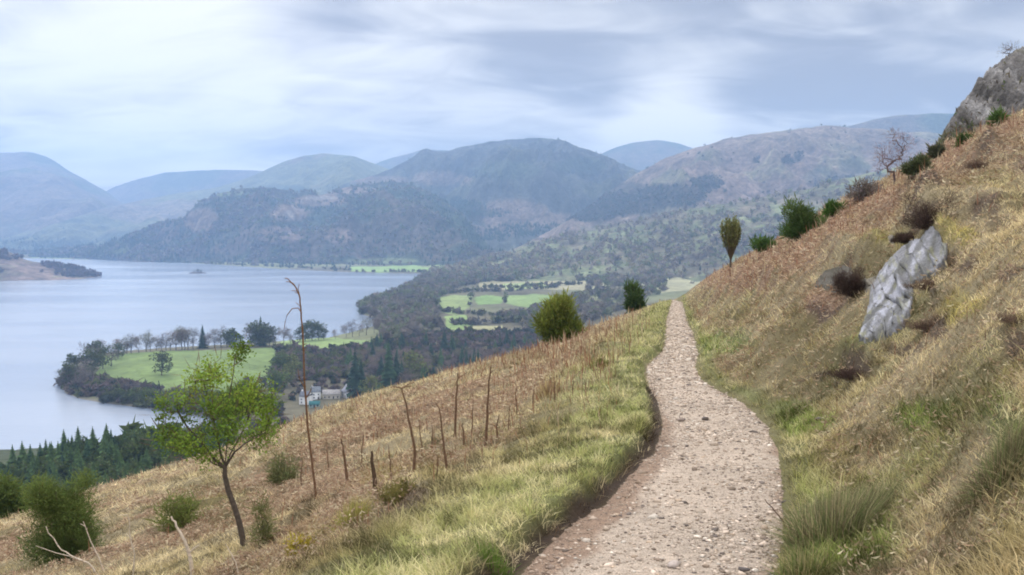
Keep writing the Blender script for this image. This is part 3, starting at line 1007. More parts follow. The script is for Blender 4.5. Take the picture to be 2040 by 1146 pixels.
def col_far(px, py, X, Y, Z, n, gz):
    c = np.zeros(px.shape + (3,)) + FELL * .75
    c = mixc(c, HGR * .7, sst(-.1, .3, n)); c = mixc(c, WOOD, sst(.05, .3, n + .5 * blob(px, py, [(60, 480, 120, 25)])) * .6)
    return c


def col_dome(px, py, X, Y, Z, n, gz):
    c = np.zeros(px.shape + (3,)) + HGR * .85
    c = mixc(c, BRK, sst(0, .35, n + .6 * blob(px, py, [(330, 415, 110, 25), (480, 400, 60, 20)])) * .7)
    return mixc(c, WOOD, sst(.3, .6, blob(px, py, [(560, 378, 60, 12), (700, 375, 50, 10), (300, 480, 120, 25), (100, 490, 150, 14), (130, 440, 50, 6)]) + .4 * n) * .85)


def col_central(px, py, X, Y, Z, n, gz):
    c = np.zeros(px.shape + (3,)) + c3(.075, .075, .07)
    c = mixc(c, HGR * .8, sst(-.05, .35, n) * .5)
    c = mixc(c, BRK * 1.1, sst(.3, .6, blob(px, py, [(880, 355, 60, 16), (1020, 430, 90, 40), (1100, 440, 60, 20), (960, 460, 60, 14), (760, 360, 60, 10)]) + .35 * n) * .8)
    return mixc(c, WOOD, sst(.35, .6, blob(px, py, [(900, 410, 60, 16), (960, 425, 40, 10), (1000, 340, 90, 20), (1160, 330, 70, 20)]) + .3 * n) * .7)


def col_knoll(px, py, X, Y, Z, n, gz):
    c = np.zeros(px.shape + (3,)) + DWOOD * .8
    c = mixc(c, WOOD, sst(-.15, .25, n + .1))
    c = mixc(c, BRK * 1.25, sst(.35, .6, blob(px, py, [(400, 440, 40, 26), (575, 425, 40, 18), (640, 400, 60, 12), (560, 470, 60, 20), (680, 470, 40, 20), (700, 380, 70, 8)]) + .45 * n) * .8)
    c = mixc(c, SCREE, sst(.5, .7, blob(px, py, [(575, 430, 14, 12), (640, 395, 40, 5)]) + .35 * n) * .8)
    return mixc(c, PAST, sst(.5, .7, blob(px, py, [(250, 500, 50, 7), (450, 385, 60, 8), (760, 520, 90, 8)]) + .3 * n) * .7)


def col_right(px, py, X, Y, Z, n, gz):
    c = np.zeros(px.shape + (3,)) + BRK * 1.12
    c = mixc(c, HGR * 1.1, sst(-.05, .4, n) * .6)
    c = mixc(c, FELL * 1.1, blob(px, py, [(1600, 270, 200, 30)]) * .7)
    c = mixc(c, DWOOD * .5, sst(.42, .6, blob(px, py, [(1230, 410, 90, 24), (1330, 390, 100, 26), (1410, 365, 40, 18), (1250, 380, 60, 20), (1570, 320, 16, 10), (1590, 315, 10, 12), (1505, 320, 8, 8), (1180, 430, 60, 16)]) + .3 * n) * .9)
    c = mixc(c, WOOD, sst(.5, .7, blob(px, py, [(1640, 350, 60, 20), (1700, 340, 40, 30)]) + .5 * n) * .5)
    return mixc(c, PAST, sst(.4, .7, blob(px, py, [(1330, 455, 200, 12)]) + .3 * n) * .5)


def col_slope(px, py, X, Y, Z, n, gz):
    c = np.zeros(px.shape + (3,)) + c3(.17, .16, .10)
    c = mixc(c, PAST, sst(-.1, .35, n) * .75)
    c = mixc(c, DWOOD * 1.1, sst(0, .3, -n) * .6)
    c = mixc(c, BRK, sst(.45, .7, blob(px, py, [(1160, 490, 30, 10), (1330, 430, 60, 10), (1600, 400, 80, 12), (1500, 420, 40, 14)]) + .5 * n) * .6)
    return c


R = {}
R['w'] = ridge('hill', [(-900, 330, 7600, 4700), (-400, 290, 7400, 4600), (-100, 312, 7200, 4500), (0, 305, 7000, 4400), (60, 303, 7000, 4400), (95, 312, 7000, 4400), (135, 340, 6900, 4400),
                        (170, 358, 6800, 4400), (210, 380, 6700, 4400), (240, 402, 6600, 4400), (290, 430, 6200, 4400), (340, 470, 5600, 4300)], 260, 90, col_far, 170, 1000, 1.0, seed=400, crest=8)
R['w2'] = ridge('hill', [(120, 420, 8000, 6500), (180, 398, 8000, 6500), (228, 372, 8000, 6500), (270, 358, 7900, 6500), (330, 343, 7800, 6500), (430, 338, 7700, 6500), (520, 340, 7700, 6500), (640, 360, 7700, 6500), (700, 345, 7900, 6500),
                         (770, 318, 8000, 6500), (840, 298, 8100, 6500), (900, 300, 8100, 6500), (980, 330, 8100, 6500)], 260, 50, col_far, 90, 900, 1.0, seed=410, crest=8)
R['n'] = ridge('hill', [(1120, 360, 7600, 6000), (1190, 310, 7600, 6000), (1225, 294, 7600, 6000), (1265, 283, 7600, 6000), (1310, 279, 7600, 6000), (1350, 286, 7600, 6000), (1400, 302, 7600, 6000), (1500, 340, 7600, 6000)],
               120, 40, col_far, 80, 800, 1.0, seed=420, crest=6)
R['d'] = ridge('hill', [(-300, 500, 4600, 4200), (0, 480, 4800, 4100), (120, 445, 5200, 4000), (220, 412, 5600, 3950), (330, 390, 5900, 3900), (440, 372, 6000, 3800), (500, 352, 6000, 3700), (560, 325, 6000, 3700), (600, 311, 6000, 3700), (645, 306, 6000, 3700),
                        (700, 312, 6000, 3700), (750, 328, 6000, 3700), (800, 350, 5900, 3700), (900, 400, 5600, 3700)], 420, 110, col_dome, 140, 700, 1.0, seed=430, crest=7)
R['f'] = ridge('hill', [(1560, 300, 5000, 4050), (1640, 262, 5000, 4050), (1700, 250, 5000, 4050), (1740, 238, 5000, 4050), (1790, 229, 5000, 4050), (1860, 226, 5000, 4050), (1920, 228, 5000, 4050), (2100, 250, 5000, 4050), (2500, 300, 5000, 4050)],
               160, 50, col_far, 60, 700, 1.0, seed=440, crest=5)
R['c'] = ridge('hill', [(560, 470, 4500, 3500), (640, 392, 4800, 3550), (690, 365, 4900, 3550), (760, 345, 4900, 3550), (800, 326, 4900, 3500), (825, 311, 4900, 3500), (840, 298, 4900, 3500), (852, 296, 4900, 3500), (866, 302, 4900, 3500), (890, 302, 4900, 3500), (930, 291, 4900, 3450), (985, 282, 4900, 3400),
                        (1050, 277, 4900, 3350), (1098, 275, 4900, 3350), (1130, 284, 4900, 3350), (1180, 303, 4900, 3350), (1230, 322, 4900, 3350), (1300, 350, 4900, 3350), (1400, 400, 4800, 3350)], 460, 140, col_central, 240, 430, .95, seed=450, crest=9, sm=5)
R['r'] = ridge('hill', [(930, 520, 3300, 2900), (1030, 497, 3500, 2900), (1110, 455, 3700, 2850), (1160, 425, 3800, 2800), (1210, 385, 3900, 2800), (1270, 345, 3900, 2800), (1330, 315, 3900, 2750), (1400, 290, 3900, 2700), (1450, 276, 3900, 2700), (1510, 267, 3900, 2700),
                        (1590, 258, 3900, 2700), (1650, 252, 3900, 2700), (1700, 256, 3900, 2700), (1780, 262, 3900, 2700), (1900, 266, 3900, 2700), (2100, 270, 3900, 2700), (2500, 280, 3900, 2700)], 520, 160, col_right, 150, 380, .95, seed=460, crest=6)
R['k'] = ridge('hill', [(-300, 500, 4000, 3700), (60, 497, 3900, 3600), (200, 488, 3700, 3400), (270, 470, 3600, 3200), (305, 455, 3600, 3150), (340, 440, 3600, 3100), (362, 438, 3600, 3100), (395, 405, 3700, 3050), (425, 388, 3800, 3050), (480, 374, 3800, 3000), (540, 373, 3800, 2950),
                        (600, 385, 3800, 2900), (640, 388, 3900, 2850), (700, 372, 3900, 2800), (760, 362, 3900, 2780), (820, 366, 3900, 2780), (870, 388, 3800, 2780), (915, 425, 3700, 2780), (945, 462, 3500, 2760), (985, 500, 3300, 2750), (1040, 525, 3100, 2700)], 620, 150, col_knoll, 130, 340, .9, seed=470, crest=8, sm=5)
R['s'] = ridge('hill', [(860, 545, 2500, 2100), (950, 520, 2600, 2000), (1010, 505, 2700, 1950), (1090, 478, 2700, 1900), (1170, 462, 2700, 1850), (1260, 442, 2600, 1800), (1340, 424, 2600, 1750), (1420, 408, 2500, 1700), (1500, 398, 2500, 1650), (1600, 378, 2400, 1600),
                        (1700, 352, 2400, 1500), (1800, 330, 2400, 1450), (2040, 290, 2400, 1400), (2500, 250, 2400, 1400)], 460, 130, col_slope, 26, 160, .95, seed=480, crest=4, zf=-122)
sp_ = ridge('spit', [(-900, 430, 3000, 1700), (-300, 465, 2500, 1900), (-60, 486, 2300, 2080), (0, 494, 2280, 2090), (30, 506, 2260, 2100), (50, 520, 2260, 2110), (110, 527, 2300, 2120), (150, 533, 2310, 2150), (192, 547, 2320, 2200), (200, 552, 2320, 2250)],
            160, 40, lambda px, py, X, Y, Z, n, gz: mixc(np.zeros(px.shape + (3,)) + BRK * 1.05, HGR, sst(0, .4, n) * .5), 5, 60, .8, zf=-133, seed=490, crest=1.0, label='low bracken covered spit reaching into the lake')


# ---- woods too many to count: merged crowns
def crowns(n, P, hgt, wid, col, tris=26):
    """clumps of leaf-sized faces, one ragged crown per tree"""
    d = rng.normal(0, 1, (n, tris, 3)); d /= np.linalg.norm(d, axis=2)[..., None]
    q = rng.uniform(.35, 1.0, (n, tris, 1)) ** .5
    lump = 1 + .25 * rng.standard_normal((n, tris, 1))
    C0 = P[:, None, :] + np.array([0, 0, 1.]) * hgt[:, None, None] * .58 + d * q * lump * np.stack([wid / 2, wid / 2, hgt * .42], 1)[:, None, :]
    s = wid[:, None, None] * .26
    e1 = rng.normal(0, 1, (n, tris, 3)); e2 = rng.normal(0, 1, (n, tris, 3))
    V = np.stack([C0 + e1 * s, C0 + e2 * s, C0 - (e1 + e2) * s * .6], 2).reshape(-1, 3)
    T = np.arange(len(V)).reshape(-1, 3)
    cc_ = np.repeat(col, tris * 3, 0) * np.repeat(rng.uniform(.92, 1.08, (n * tris, 1)), 3, 0)
    return V, T, cc_


def cones(n, P, hgt, wid, col):
    k = 7; a = np.arange(k) * 2 * math.pi / k
    V = []
    ang = a[None] + rng.uniform(0, 6.28, (n, 1)); rr = wid[:, None] / 2 * rng.uniform(.7, 1.2, (n, k))
    ring1 = np.stack([P[:, None, 0] + np.cos(ang) * rr, P[:, None, 1] + np.sin(ang) * rr, P[:, None, 2] + hgt[:, None] * .05 + 0 * ang], -1)
    ring2 = np.stack([P[:, None, 0] + np.cos(ang) * rr * .55, P[:, None, 1] + np.sin(ang) * rr * .55, P[:, None, 2] + hgt[:, None] * .5 + 0 * ang], -1)
    top = P[:, None, :] + np.array([0, 0, 1.]) * hgt[:, None, None]
    V = np.concatenate([ring1, ring2, top], 1); m_ = 2 * k + 1
    T = []
    for j in range(k):
        b_ = (j + 1) % k
        T += [[j, b_, k + b_], [j, k + b_, k + j], [k + j, k + b_, 2 * k]]
    T = np.array(T)[None] + (np.arange(n) * m_)[:, None, None]
    return V.reshape(-1, 3), T.reshape(-1, 3), np.repeat(col, m_, 0)


def on_grid(g, n, wfun):
    """random points on a ridge grid, kept with the probability wfun gives"""
    w_ = wfun(g['px'], g['py'], g['n']); r_, c_ = g['X'].shape
    w_ = w_ * (g['S'] < 1.03) * (g['Z'] > ZL + .5)
    # weight by cell area seen in the picture
    p_ = w_.ravel() * 1.0; p_ = p_ / p_.sum()
    idx = rng.choice(len(p_), n, p=p_); i, j = idx // c_, idx % c_
    i = np.minimum(i, r_ - 2); j = np.minimum(j, c_ - 2)
    u, v = rng.uniform(0, 1, n), rng.uniform(0, 1, n)
    f = lambda G: (G[i, j] * (1 - u) + G[i + 1, j] * u) * (1 - v) + (G[i, j + 1] * (1 - u) + G[i + 1, j + 1] * u) * v
    return np.stack([f(g['X']), f(g['Y']), f(g['Z'])], 1)


def merged(name, lst, label):
    V = []; T = []; C = []; off = 0
    for v, t, c in lst: V.append(v); T.append(t + off); C.append(c); off += len(v)
    o = mesh_np(name, np.concatenate(V), np.concatenate(T), M_leaf, np.concatenate(C))
    return tag(o, label, 'woodland', kind='stuff')


def pick(n, cols, p_=None): return np.array(cols)[rng.choice(len(cols), n, p=p_)] * rng.uniform(.75, 1.25, (n, 1))


BT = [(.16, .14, .12), (.18, .15, .125), (.14, .125, .115), (.15, .16, .09), (.12, .14, .075)]        # bare, budding
CF = [(.035, .06, .04), (.045, .075, .045), (.03, .05, .045)]

lst = []
P = on_grid(R['k'], 5200, lambda px, py, n: sst(.62, .3, blob(px, py, [(400, 440, 32, 22), (575, 425, 30, 14), (640, 396, 50, 8), (760, 520, 90, 7)]) + .3 * n) + .03)
con = fbm(P[:, 0] / 120, P[:, 1] / 120, 3, 501) > .05
h = rng.uniform(8, 17, len(P))
lst.append(cones(int(con.sum()), P[con], h[con] * 1.05, h[con] * .42, pick(int(con.sum()), CF)))
lst.append(crowns(int((~con).sum()), P[~con], h[~con] * .8, h[~con] * .85, pick(int((~con).sum()), BT), 14))
P = on_grid(R['d'], 900, lambda px, py, n: sst(.3, .6, blob(px, py, [(60, 488, 180, 14), (300, 485, 120, 14), (700, 378, 60, 8)])) + .002)
h = rng.uniform(9, 16, len(P)); lst.append(cones(len(P), P, h, h * .5, pick(len(P), CF)))
P = on_grid(R['c'], 1500, lambda px, py, n: sst(.3, .6, blob(px, py, [(900, 415, 70, 16), (970, 428, 50, 10), (940, 470, 80, 14), (1060, 460, 90, 14)])) + .01)
h = rng.uniform(9, 16, len(P)); lst.append(cones(len(P), P, h, h * .55, pick(len(P), CF)))
merged('woodland', lst, 'dense mixed woods covering the far shore hills')
lst = []
P = on_grid(R['r'], 2600, lambda px, py, n: sst(.35, .6, blob(px, py, [(1230, 410, 90, 24), (1330, 395, 100, 22), (1410, 370, 40, 18), (1570, 320, 16, 10), (1590, 315, 10, 12), (1505, 320, 8, 8), (1180, 430, 60, 16), (1700, 370, 90, 18)]) + .25 * n) + .012)
h = rng.uniform(6, 12, len(P)); lst.append(crowns(len(P), P, h, h * 1.0, pick(len(P), [(.12, .10, .095), (.09, .085, .07), (.06, .075, .05)]), 12))
P = on_grid(R['s'], 4200, lambda px, py, n: .15 + sst(-.2, .25, -n) + 1.2 * blob(px, py, [(1000, 530, 120, 20), (1250, 500, 120, 30), (1500, 480, 100, 40)]))
con = rng.uniform(0, 1, len(P)) < .10
h = rng.uniform(7, 13, len(P))
lst.append(cones(int(con.sum()), P[con], h[con], h[con] * .4, pick(int(con.sum()), CF)))
lst.append(crowns(int((~con).sum()), P[~con], h[~con], h[~con] * .9, pick(int((~con).sum()), [(.24, .20, .17), (.27, .24, .17), (.2, .17, .15), (.2, .22, .12)]), 16))
merged('woodland', lst, 'pale scrubby bare woods on the long slope above the valley')
P = on_grid(sp_, 260, lambda px, py, n: sst(.3, .6, blob(px, py, [(150, 540, 45, 14), (10, 505, 40, 14), (180, 545, 20, 8), (100, 530, 20, 6), (0, 545, 10, 5)])) + .004)
h = rng.uniform(5, 10, len(P))
merged('woodland', [crowns(len(P), P, h, h * 1.1, pick(len(P), [(.13, .09, .09), (.09, .075, .075)]), 24)], 'dark bare trees clustered on the tip of the bracken spit')


# ---- valley trees
def valley_pts(n, poly, ymin=520, ymax=2600):
    xs = [p_[0] for p_ in poly]; ys = [p_[1] for p_ in poly]
    wp = [lakept(x, y + 2) for x, y in poly]
    X = rng.uniform(min(q[0] for q in wp), max(q[0] for q in wp), n * 6); Y = rng.uniform(min(q[1] for q in wp), max(q[1] for q in wp), n * 6)
    k = inpoly(X, Y, wp); X, Y = X[k][:n], Y[k][:n]
    Z, sd = valley_z(X, Y); k = sd > 1.0
    return np.stack([X[k], Y[k], Z[k] - .3], 1)


def seen(P, hgt):
    px, py = proj(P[:, 0], P[:, 1], P[:, 2] + hgt)
    return (py < np.interp(px, SIL[:, 0], SIL[:, 1]) - 1) & (px > -60) & (px < 2100)


W1 = [(714, 613), (728, 603), (760, 596), (800, 578), (850, 548), (960, 545), (1110, 545), (1180, 556), (1060, 566), (960, 566), (900, 582), (870, 600), (872, 640), (880, 664), (800, 690), (762, 690), (750, 650), (722, 628)]
W2 = [(700, 700), (760, 690), (880, 665), (960, 668), (1060, 668), (1100, 690), (1000, 740), (860, 780), (700, 800), (690, 750)]
W3 = [(118, 768), (130, 752), (200, 765), (300, 782), (400, 800), (480, 815), (470, 850), (400, 828), (310, 815), (220, 803), (126, 782)]
W4 = [(1130, 560), (1330, 575), (1330, 600), (1180, 660), (1060, 668), (1000, 640), (1110, 615), (1180, 585)]
W5 = [(545, 700), (600, 708), (760, 704), (745, 745), (690, 768), (600, 770), (540, 765), (560, 730)]
lst = []
P = valley_pts(2200, W1); h = rng.uniform(8, 13, len(P))
k = (P[:, 1] > 1150) | (rng.uniform(0, 1, len(P)) < .55)
Pf, hf = P[k], h[k]
lst.append(crowns(len(Pf), Pf, hf, hf * .95, pick(len(Pf), BT), 26))
w1near, h1 = P[~k], h[~k]
P = valley_pts(420, W4); h = rng.uniform(7, 12, len(P)); lst.append(crowns(len(P), P, h, h * .9, pick(len(P), BT + [(.2, .18, .13)]), 26))
far_hedge = [[(870, 590), (1110, 583)], [(870, 628), (1000, 640), (1110, 615)], [(940, 590), (936, 620)], [(1008, 592), (1006, 612)], [(900, 655), (1060, 648)], [(1000, 565), (1170, 560)], [(1180, 548), (1180, 575)], [(1280, 545), (1300, 580)], [(860, 536), (1040, 518)], [(950, 578), (1170, 580)], [(700, 543), (850, 544)], [(60, 512), (330, 520)], [(330, 522), (700, 541)]]
for ln in far_hedge:
    for (x0, y0), (x1, y1) in zip(ln[:-1], ln[1:]):
        k = max(5, int(math.hypot(x1 - x0, y1 - y0) / 4)); f = rng.uniform(0, 1, k)
        q = np.array([lakept(x0 + (x1 - x0) * s, y0 + (y1 - y0) * s) for s in f]); Z, sd = valley_z(q[:, 0], q[:, 1]); kk = sd > 2
        P = np.stack([q[kk, 0], q[kk, 1] + 0 * f[kk], Z[kk]], 1)
        if len(P): h = rng.uniform(4, 9, len(P)); lst.append(crowns(len(P), P, h, h * 1.0, pick(len(P), BT + [(.08, .1, .05)]), 22))
P = valley_pts(300, [(0, 500), (330, 512), (700, 530), (700, 541), (560, 534), (330, 520), (0, 511)]); h = rng.uniform(8, 15, len(P)); lst.append(cones(len(P), P, h, h * .6, pick(len(P), CF)))
merged('woodland', lst, 'bare grey brown wood on the headland and hedges beyond it')

BARE = []; BUSHY = []; CON = []; PINE = []


def protos():
    far = (0, 0, -400)
    for i in range(4):
        t_, c_ = proto_bare(11, 10 + i, 600 + i, 480, (.13, .11, .10), [(.19, .155, .145), (.15, .13, .125), (.22, .17, .145), (.17, .165, .11)][i])
        BARE.append((t_, c_, 'bare_tree'))
    for i in range(3):
        t_, c_ = proto_leafy(7, 7, 620 + i, [(.10, .14, .05), (.15, .17, .06), (.085, .10, .05)][i], 700, .07)
        BUSHY.append((t_, c_, 'broadleaf_tree'))
    for i in range(3):
        t_, c_ = proto_conifer(15, 7.2 + .8 * i, 640 + i, [(.055, .10, .05), (.085, .14, .055), (.045, .08, .055)][i])
        CON.append((t_, c_, 'conifer'))


protos()
first = {}


def plant_at(pr, idx, loc, label, cat, group, s=1.0, rz=None):
    key = id(pr[idx][0]); rz = rng.uniform(0, 6.28) if rz is None else rz
    if key not in first:
        e = make_plant(pr[idx][2], pr[idx][0], pr[idx][1], loc, label, cat, group, rz, s)
        first[key] = e; return e
    e = copy_thing(first[key], loc, rz, s, label)
    if group: e['group'] = group
    elif 'group' in e: del e['group']
    return e


def batch(pr, P, H, href, label, cat, group, cap):
    k = seen(P, H); P, H = P[k], H[k]
    o = np.argsort(P[:, 1])[:cap]
    for i in o: plant_at(pr, int(rng.integers(0, len(pr))), P[i], label, cat, group, H[i] / href)
    return P[np.argsort(P[:, 1])[cap:]]


G1 = 'bare trees of the headland wood'
L1 = 'bare grey brown tree crowded in the wood behind the lakeside bay'
batch(BARE, w1near, h1, 11, L1, 'tree', G1, 120)
P = valley_pts(420, W2); H = rng.uniform(8, 13, len(P))
batch(BARE, P, H, 11, 'bare tree in the dark wood just beyond the brow of the slope', 'tree', 'bare trees beyond the brow', 150)
P = valley_pts(80, W2); H = rng.uniform(12, 19, len(P))
batch(CON, P, H, 15, 'dark conifer rising from the wood beyond the brow of the slope', 'tree', 'conifers beyond the brow', 44)
P = valley_pts(420, W3); H = rng.uniform(8, 12.5, len(P))
batch(BUSHY, P, H, 7, 'low olive brown tree in the fringe along the peninsula waterline', 'tree', 'trees fringing the peninsula', 150)
P = valley_pts(200, W5); H = rng.uniform(5, 9, len(P))
qx, qy = proj(P[:, 0], P[:, 1], P[:, 2]); k = ~((qx > 585) & (qx < 712) & (qy > 766)); P, H = P[k], H[k]
batch(BUSHY, P, H, 7, 'rounded dull green tree in the belt between the fields and the cottages', 'tree', 'tree belt behind the cottages', 110)


def lk3(px, py):
    x, y = lakept(px, py)
    for _ in range(6):
        z = float(valley_z(np.array([x]), np.array([y]))[0][0]); a, t = dirs(px, py); y = -z / float(t); x = float(a) * y
    return np.array([x, y, z - .2])


def hpx(P, pix): return pix * P[1] / F


def single(pr, idx, px, py, hp, href, label, group=None):
    P = lk3(px, py); return plant_at(pr, idx, P, label, 'tree', group, hpx(P, hp) / href)


single(BUSHY, 2, 322, 748, 50, 6.4, 'dark round tree standing alone in the green peninsula field')
single(BARE, 1, 172, 742, 62, 10.5, 'large dark bare tree at the left end of the peninsula')
for i_, (x_, y_, h_) in enumerate([(128, 772, 44), (150, 752, 52), (160, 776, 44), (185, 748, 56), (222, 728, 44), (190, 722, 46), (170, 765, 50), (235, 715, 34)]):
    single(BUSHY if i_ % 2 else BARE, 2 if i_ % 2 else 1, x_, y_, h_, 6.5 if i_ % 2 else 10.5, 'purple brown tree in the dense clump round the tip of the peninsula', 'clump at the tip of the peninsula')
single(BUSHY, 2, 140, 768, 48, 6.5, 'round brown tree at the very tip of the peninsula')
single(BUSHY, 2, 205, 735, 50, 6.5, 'dark dense tree just right of the big bare tree on the peninsula')
single(BARE, 0, 200, 712, 42, 10.5, 'thin bare tree on the back shore of the peninsula beside the dark trees')
for i, (x, y, hp_) in enumerate([(245, 706, 30), (262, 704, 40), (276, 703, 34), (292, 702, 42), (312, 700, 38), (322, 700, 30), (340, 699, 40), (362, 697, 46), (375, 697, 52), (385, 696, 44), (232, 708, 34), (253, 705, 36), (300, 701, 34), (331, 699, 36), (351, 698, 40), (368, 697, 44), (415, 694, 34), (427, 693, 38)]):
    single(BARE, i % 4, x, y, hp_, 10.5, 'bare tree in the row against the water on the back shore of the peninsula', 'row of bare trees on the back shore')
single(CON, 2, 404, 694, 48, 15, 'narrow dark conifer at the end of the bare row against the water')
for i, (x, y, hp_, q) in enumerate([(440, 692, 44, 0), (452, 692, 36, 1), (465, 690, 34, 2), (500, 690, 48, 0), (515, 690, 54, 2), (530, 690, 46, 1), (545, 689, 38, 0), (458, 691, 40, 2), (507, 690, 46, 2), (522, 689, 44, 0), (537, 689, 42, 2), (480, 690, 26, 2)]):
    single(BUSHY if q else BARE, 2 if q else 1, x, y, hp_, 6.5 if q else 10.5, 'dark tree of the clump against the water behind the green field', 'clump against the water')
single(CON, 0, 520, 689, 60, 15, 'conifer poking above the dark clump against the water')
for i, (x, y, hp_) in enumerate([(565, 684, 38), (578, 684, 30)]): single(BARE, i, x, y, hp_, 10.5, ['taller bare tree of the pair on the shore left of the round dark clump', 'shorter bare tree of the pair, next to the round dark clump'][i], 'shore pair')
for i, (x, y, hp_) in enumerate([(608, 680, 40), (622, 679, 44), (635, 678, 38), (598, 681, 28), (645, 677, 26)]): single(BUSHY, 2, x, y, hp_, 6.5, 'round dark tree in the round clump on the shore above the pale field', 'round clump on the shore')
for i, (x, y, hp_) in enumerate([(690, 672, 30), (702, 671, 36), (716, 670, 26), (730, 668, 34), (745, 664, 30), (757, 662, 36), (668, 676, 20)]): single(BARE, i % 4, x, y, hp_, 10.5, 'bare tree on the shore where the peninsula joins the wood', 'trees at the neck of the peninsula')
single(CON, 2, 708, 790, 95, 15, 'tallest near black conifer beside the cottages')
single(CON, 2, 720, 788, 72, 15, 'near black conifer just right of the tallest one by the cottages')
single(CON, 0, 775, 772, 95, 15, 'slim dark conifer left of the pale green round tree')
single(CON, 2, 790, 768, 70, 15, 'short dark conifer touching the pale green round tree')
single(CON, 2, 885, 705, 52, 15, 'narrow blue black conifer of the pair above the brow')
single(CON, 0, 900, 703, 40, 15, 'shorter conifer of the pair above the brow')
single(CON, 2, 1010, 695, 42, 15, 'pointed conifer near the round gorse bush on the brow')
single(CON, 0, 1024, 694, 34, 15, 'small pointed conifer nearest the round gorse bush on the brow')
single(CON, 1, 1045, 690, 26, 15, 'tiny conifer half hidden by the round gorse bush on the brow')
single(BUSHY, 1, 832, 760, 62, 6.4, 'pale green round tree just beyond the brow')
single(BUSHY, 1, 738, 800, 50, 6.4, 'yellow green bushy tree right of the cottages')
for i, (x, y, hp_) in enumerate([(576, 740, 34), (590, 745, 40), (558, 745, 44), (572, 770, 50), (548, 790, 60)]): single(BUSHY, i % 2, x, y, hp_, 6.4, ['smallest green tree in the hedge line above the cottages', 'green tree nearest the tall sapling in the hedge line', 'green tree at the edge of the peninsula field behind the young tree', 'middle sized green tree level with the cottage roofs', 'largest green tree left of the cottages near the brow'][i], 'hedge line trees')

# conifer plantation on a shoulder of the lower slope
sh = ridge('lower_slope', [(-900, 1180, 330, 150), (-300, 1040, 330, 150), (0, 952, 330, 150), (60, 940, 330, 150), (130, 921, 330, 150), (200, 893, 335, 150), (260, 876, 340, 150), (310, 866, 345, 150), (380, 862, 350, 160), (520, 880, 350, 170), (640, 915, 350, 180), (760, 990, 350, 190)],
           160, 50, lambda px, py, X, Y, Z, n, gz: np.zeros(px.shape + (3,)) + c3(.07, .09, .035), 3, 40, .9, seed=495, crest=1.0, back=1.3, label='wooded shoulder of the hillside above the lake')
P = on_grid(sh, 5000, lambda px, py, n: 1.0 + 0 * px); P = P[P[:, 1] > 240]
H = rng.uniform(7.5, 12.5, len(P)); k = seen(P, H); px, py = proj(P[:, 0], P[:, 1], P[:, 2]); k &= (px < 600); P, H = P[k], H[k]
print('plantation', len(P))
for i in np.argsort(P[:, 1])[::max(1, len(P) // 265)][:265]:
    if rng.uniform() < .3: plant_at(BUSHY, 0, P[i], 'round leafy tree mixed into the conifer plantation by the lake', 'tree', 'leafy trees in the plantation', H[i] * .8 / 7)
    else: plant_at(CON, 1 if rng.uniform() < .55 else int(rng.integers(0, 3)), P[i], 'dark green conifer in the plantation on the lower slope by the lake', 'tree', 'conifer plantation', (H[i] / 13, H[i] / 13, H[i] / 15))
P = on_grid(sh, 2500, lambda px, py, n: 1.0 + 0 * px); P = P[P[:, 1] > 200]; h = rng.uniform(2, 4.5, len(P))
o = merged('undergrowth', [crowns(len(P), P, h, h * 1.6, pick(len(P), [(.06, .09, .035), (.09, .12, .04)]), 22)], 'green undergrowth beneath the plantation conifers')
# scrub filling the wood floors of the valley
lst = []
for W_, n_, hh in ((W2, 900, (2.5, 6)), (W5, 500, (2.5, 6)), (W3, 260, (3, 6.5)), ([(480, 770), (600, 770), (760, 770), (900, 740), (900, 830), (480, 900)], 300, (2, 4))):
    P = valley_pts(n_, W_); k = seen(P, 4); qx, qy = proj(P[:, 0], P[:, 1], P[:, 2]); k &= ~((qx > 585) & (qx < 705) & (qy > 784)); P = P[k]
    h = rng.uniform(*hh, len(P)); lst.append(crowns(len(P), P, h, h * 1.3, pick(len(P), [(.13, .10, .10), (.10, .085, .085), (.09, .10, .045), (.15, .12, .10), (.05, .06, .045)]), 34))
merged('undergrowth', lst, 'dark tangled scrub under the valley trees')

# ---- islet
ix, iy = lakept(392, 545)
mb = MB(); an = np.linspace(0, 2 * math.pi, 26, endpoint=False)
rings = []
for f, z in ((1, -1.5), (.96, .3), (.85, 2.0), (.6, 3.8), (.25, 5.2)):
    r_ = f * (1 + .16 * np.sin(3 * an + 1) + .1 * np.sin(7 * an)); rings.append(np.stack([23 * r_ * np.cos(an), 12 * r_ * np.sin(an), z + .25 * np.sin(5 * an) * f + 0 * an], 1))
V = np.concatenate(rings + [np.array([[0, 0, 5.6]])]); T = []
for i in range(4):
    for j in range(26):
        b_ = (j + 1) % 26; T += [(i * 26 + j, i * 26 + b_, i * 26 + 26 + b_), (i * 26 + j, i * 26 + 26 + b_, i * 26 + 26 + j)]
for j in range(26): T.append((104 + j, 104 + (j + 1) % 26, 130))
mb.add(V, T, (.10, .09, .085))
isl = mb.build('islet', M_rock); isl.location = (ix, iy, ZL)
tag(isl, 'tiny rocky islet alone in the middle of the lake', 'islet')
for j, (dx, hh) in enumerate([(4, 11.0), (12, 8.5), (-7, 6.5)]):
    plant_at(BUSHY, 2, (ix + dx, iy, ZL + 2.6), ['tallest shrub on top of the tiny islet', 'low shrub on the right end of the tiny islet', 'lowest shrub on the left end of the tiny islet'][j], 'shrub', None, hh / 7)


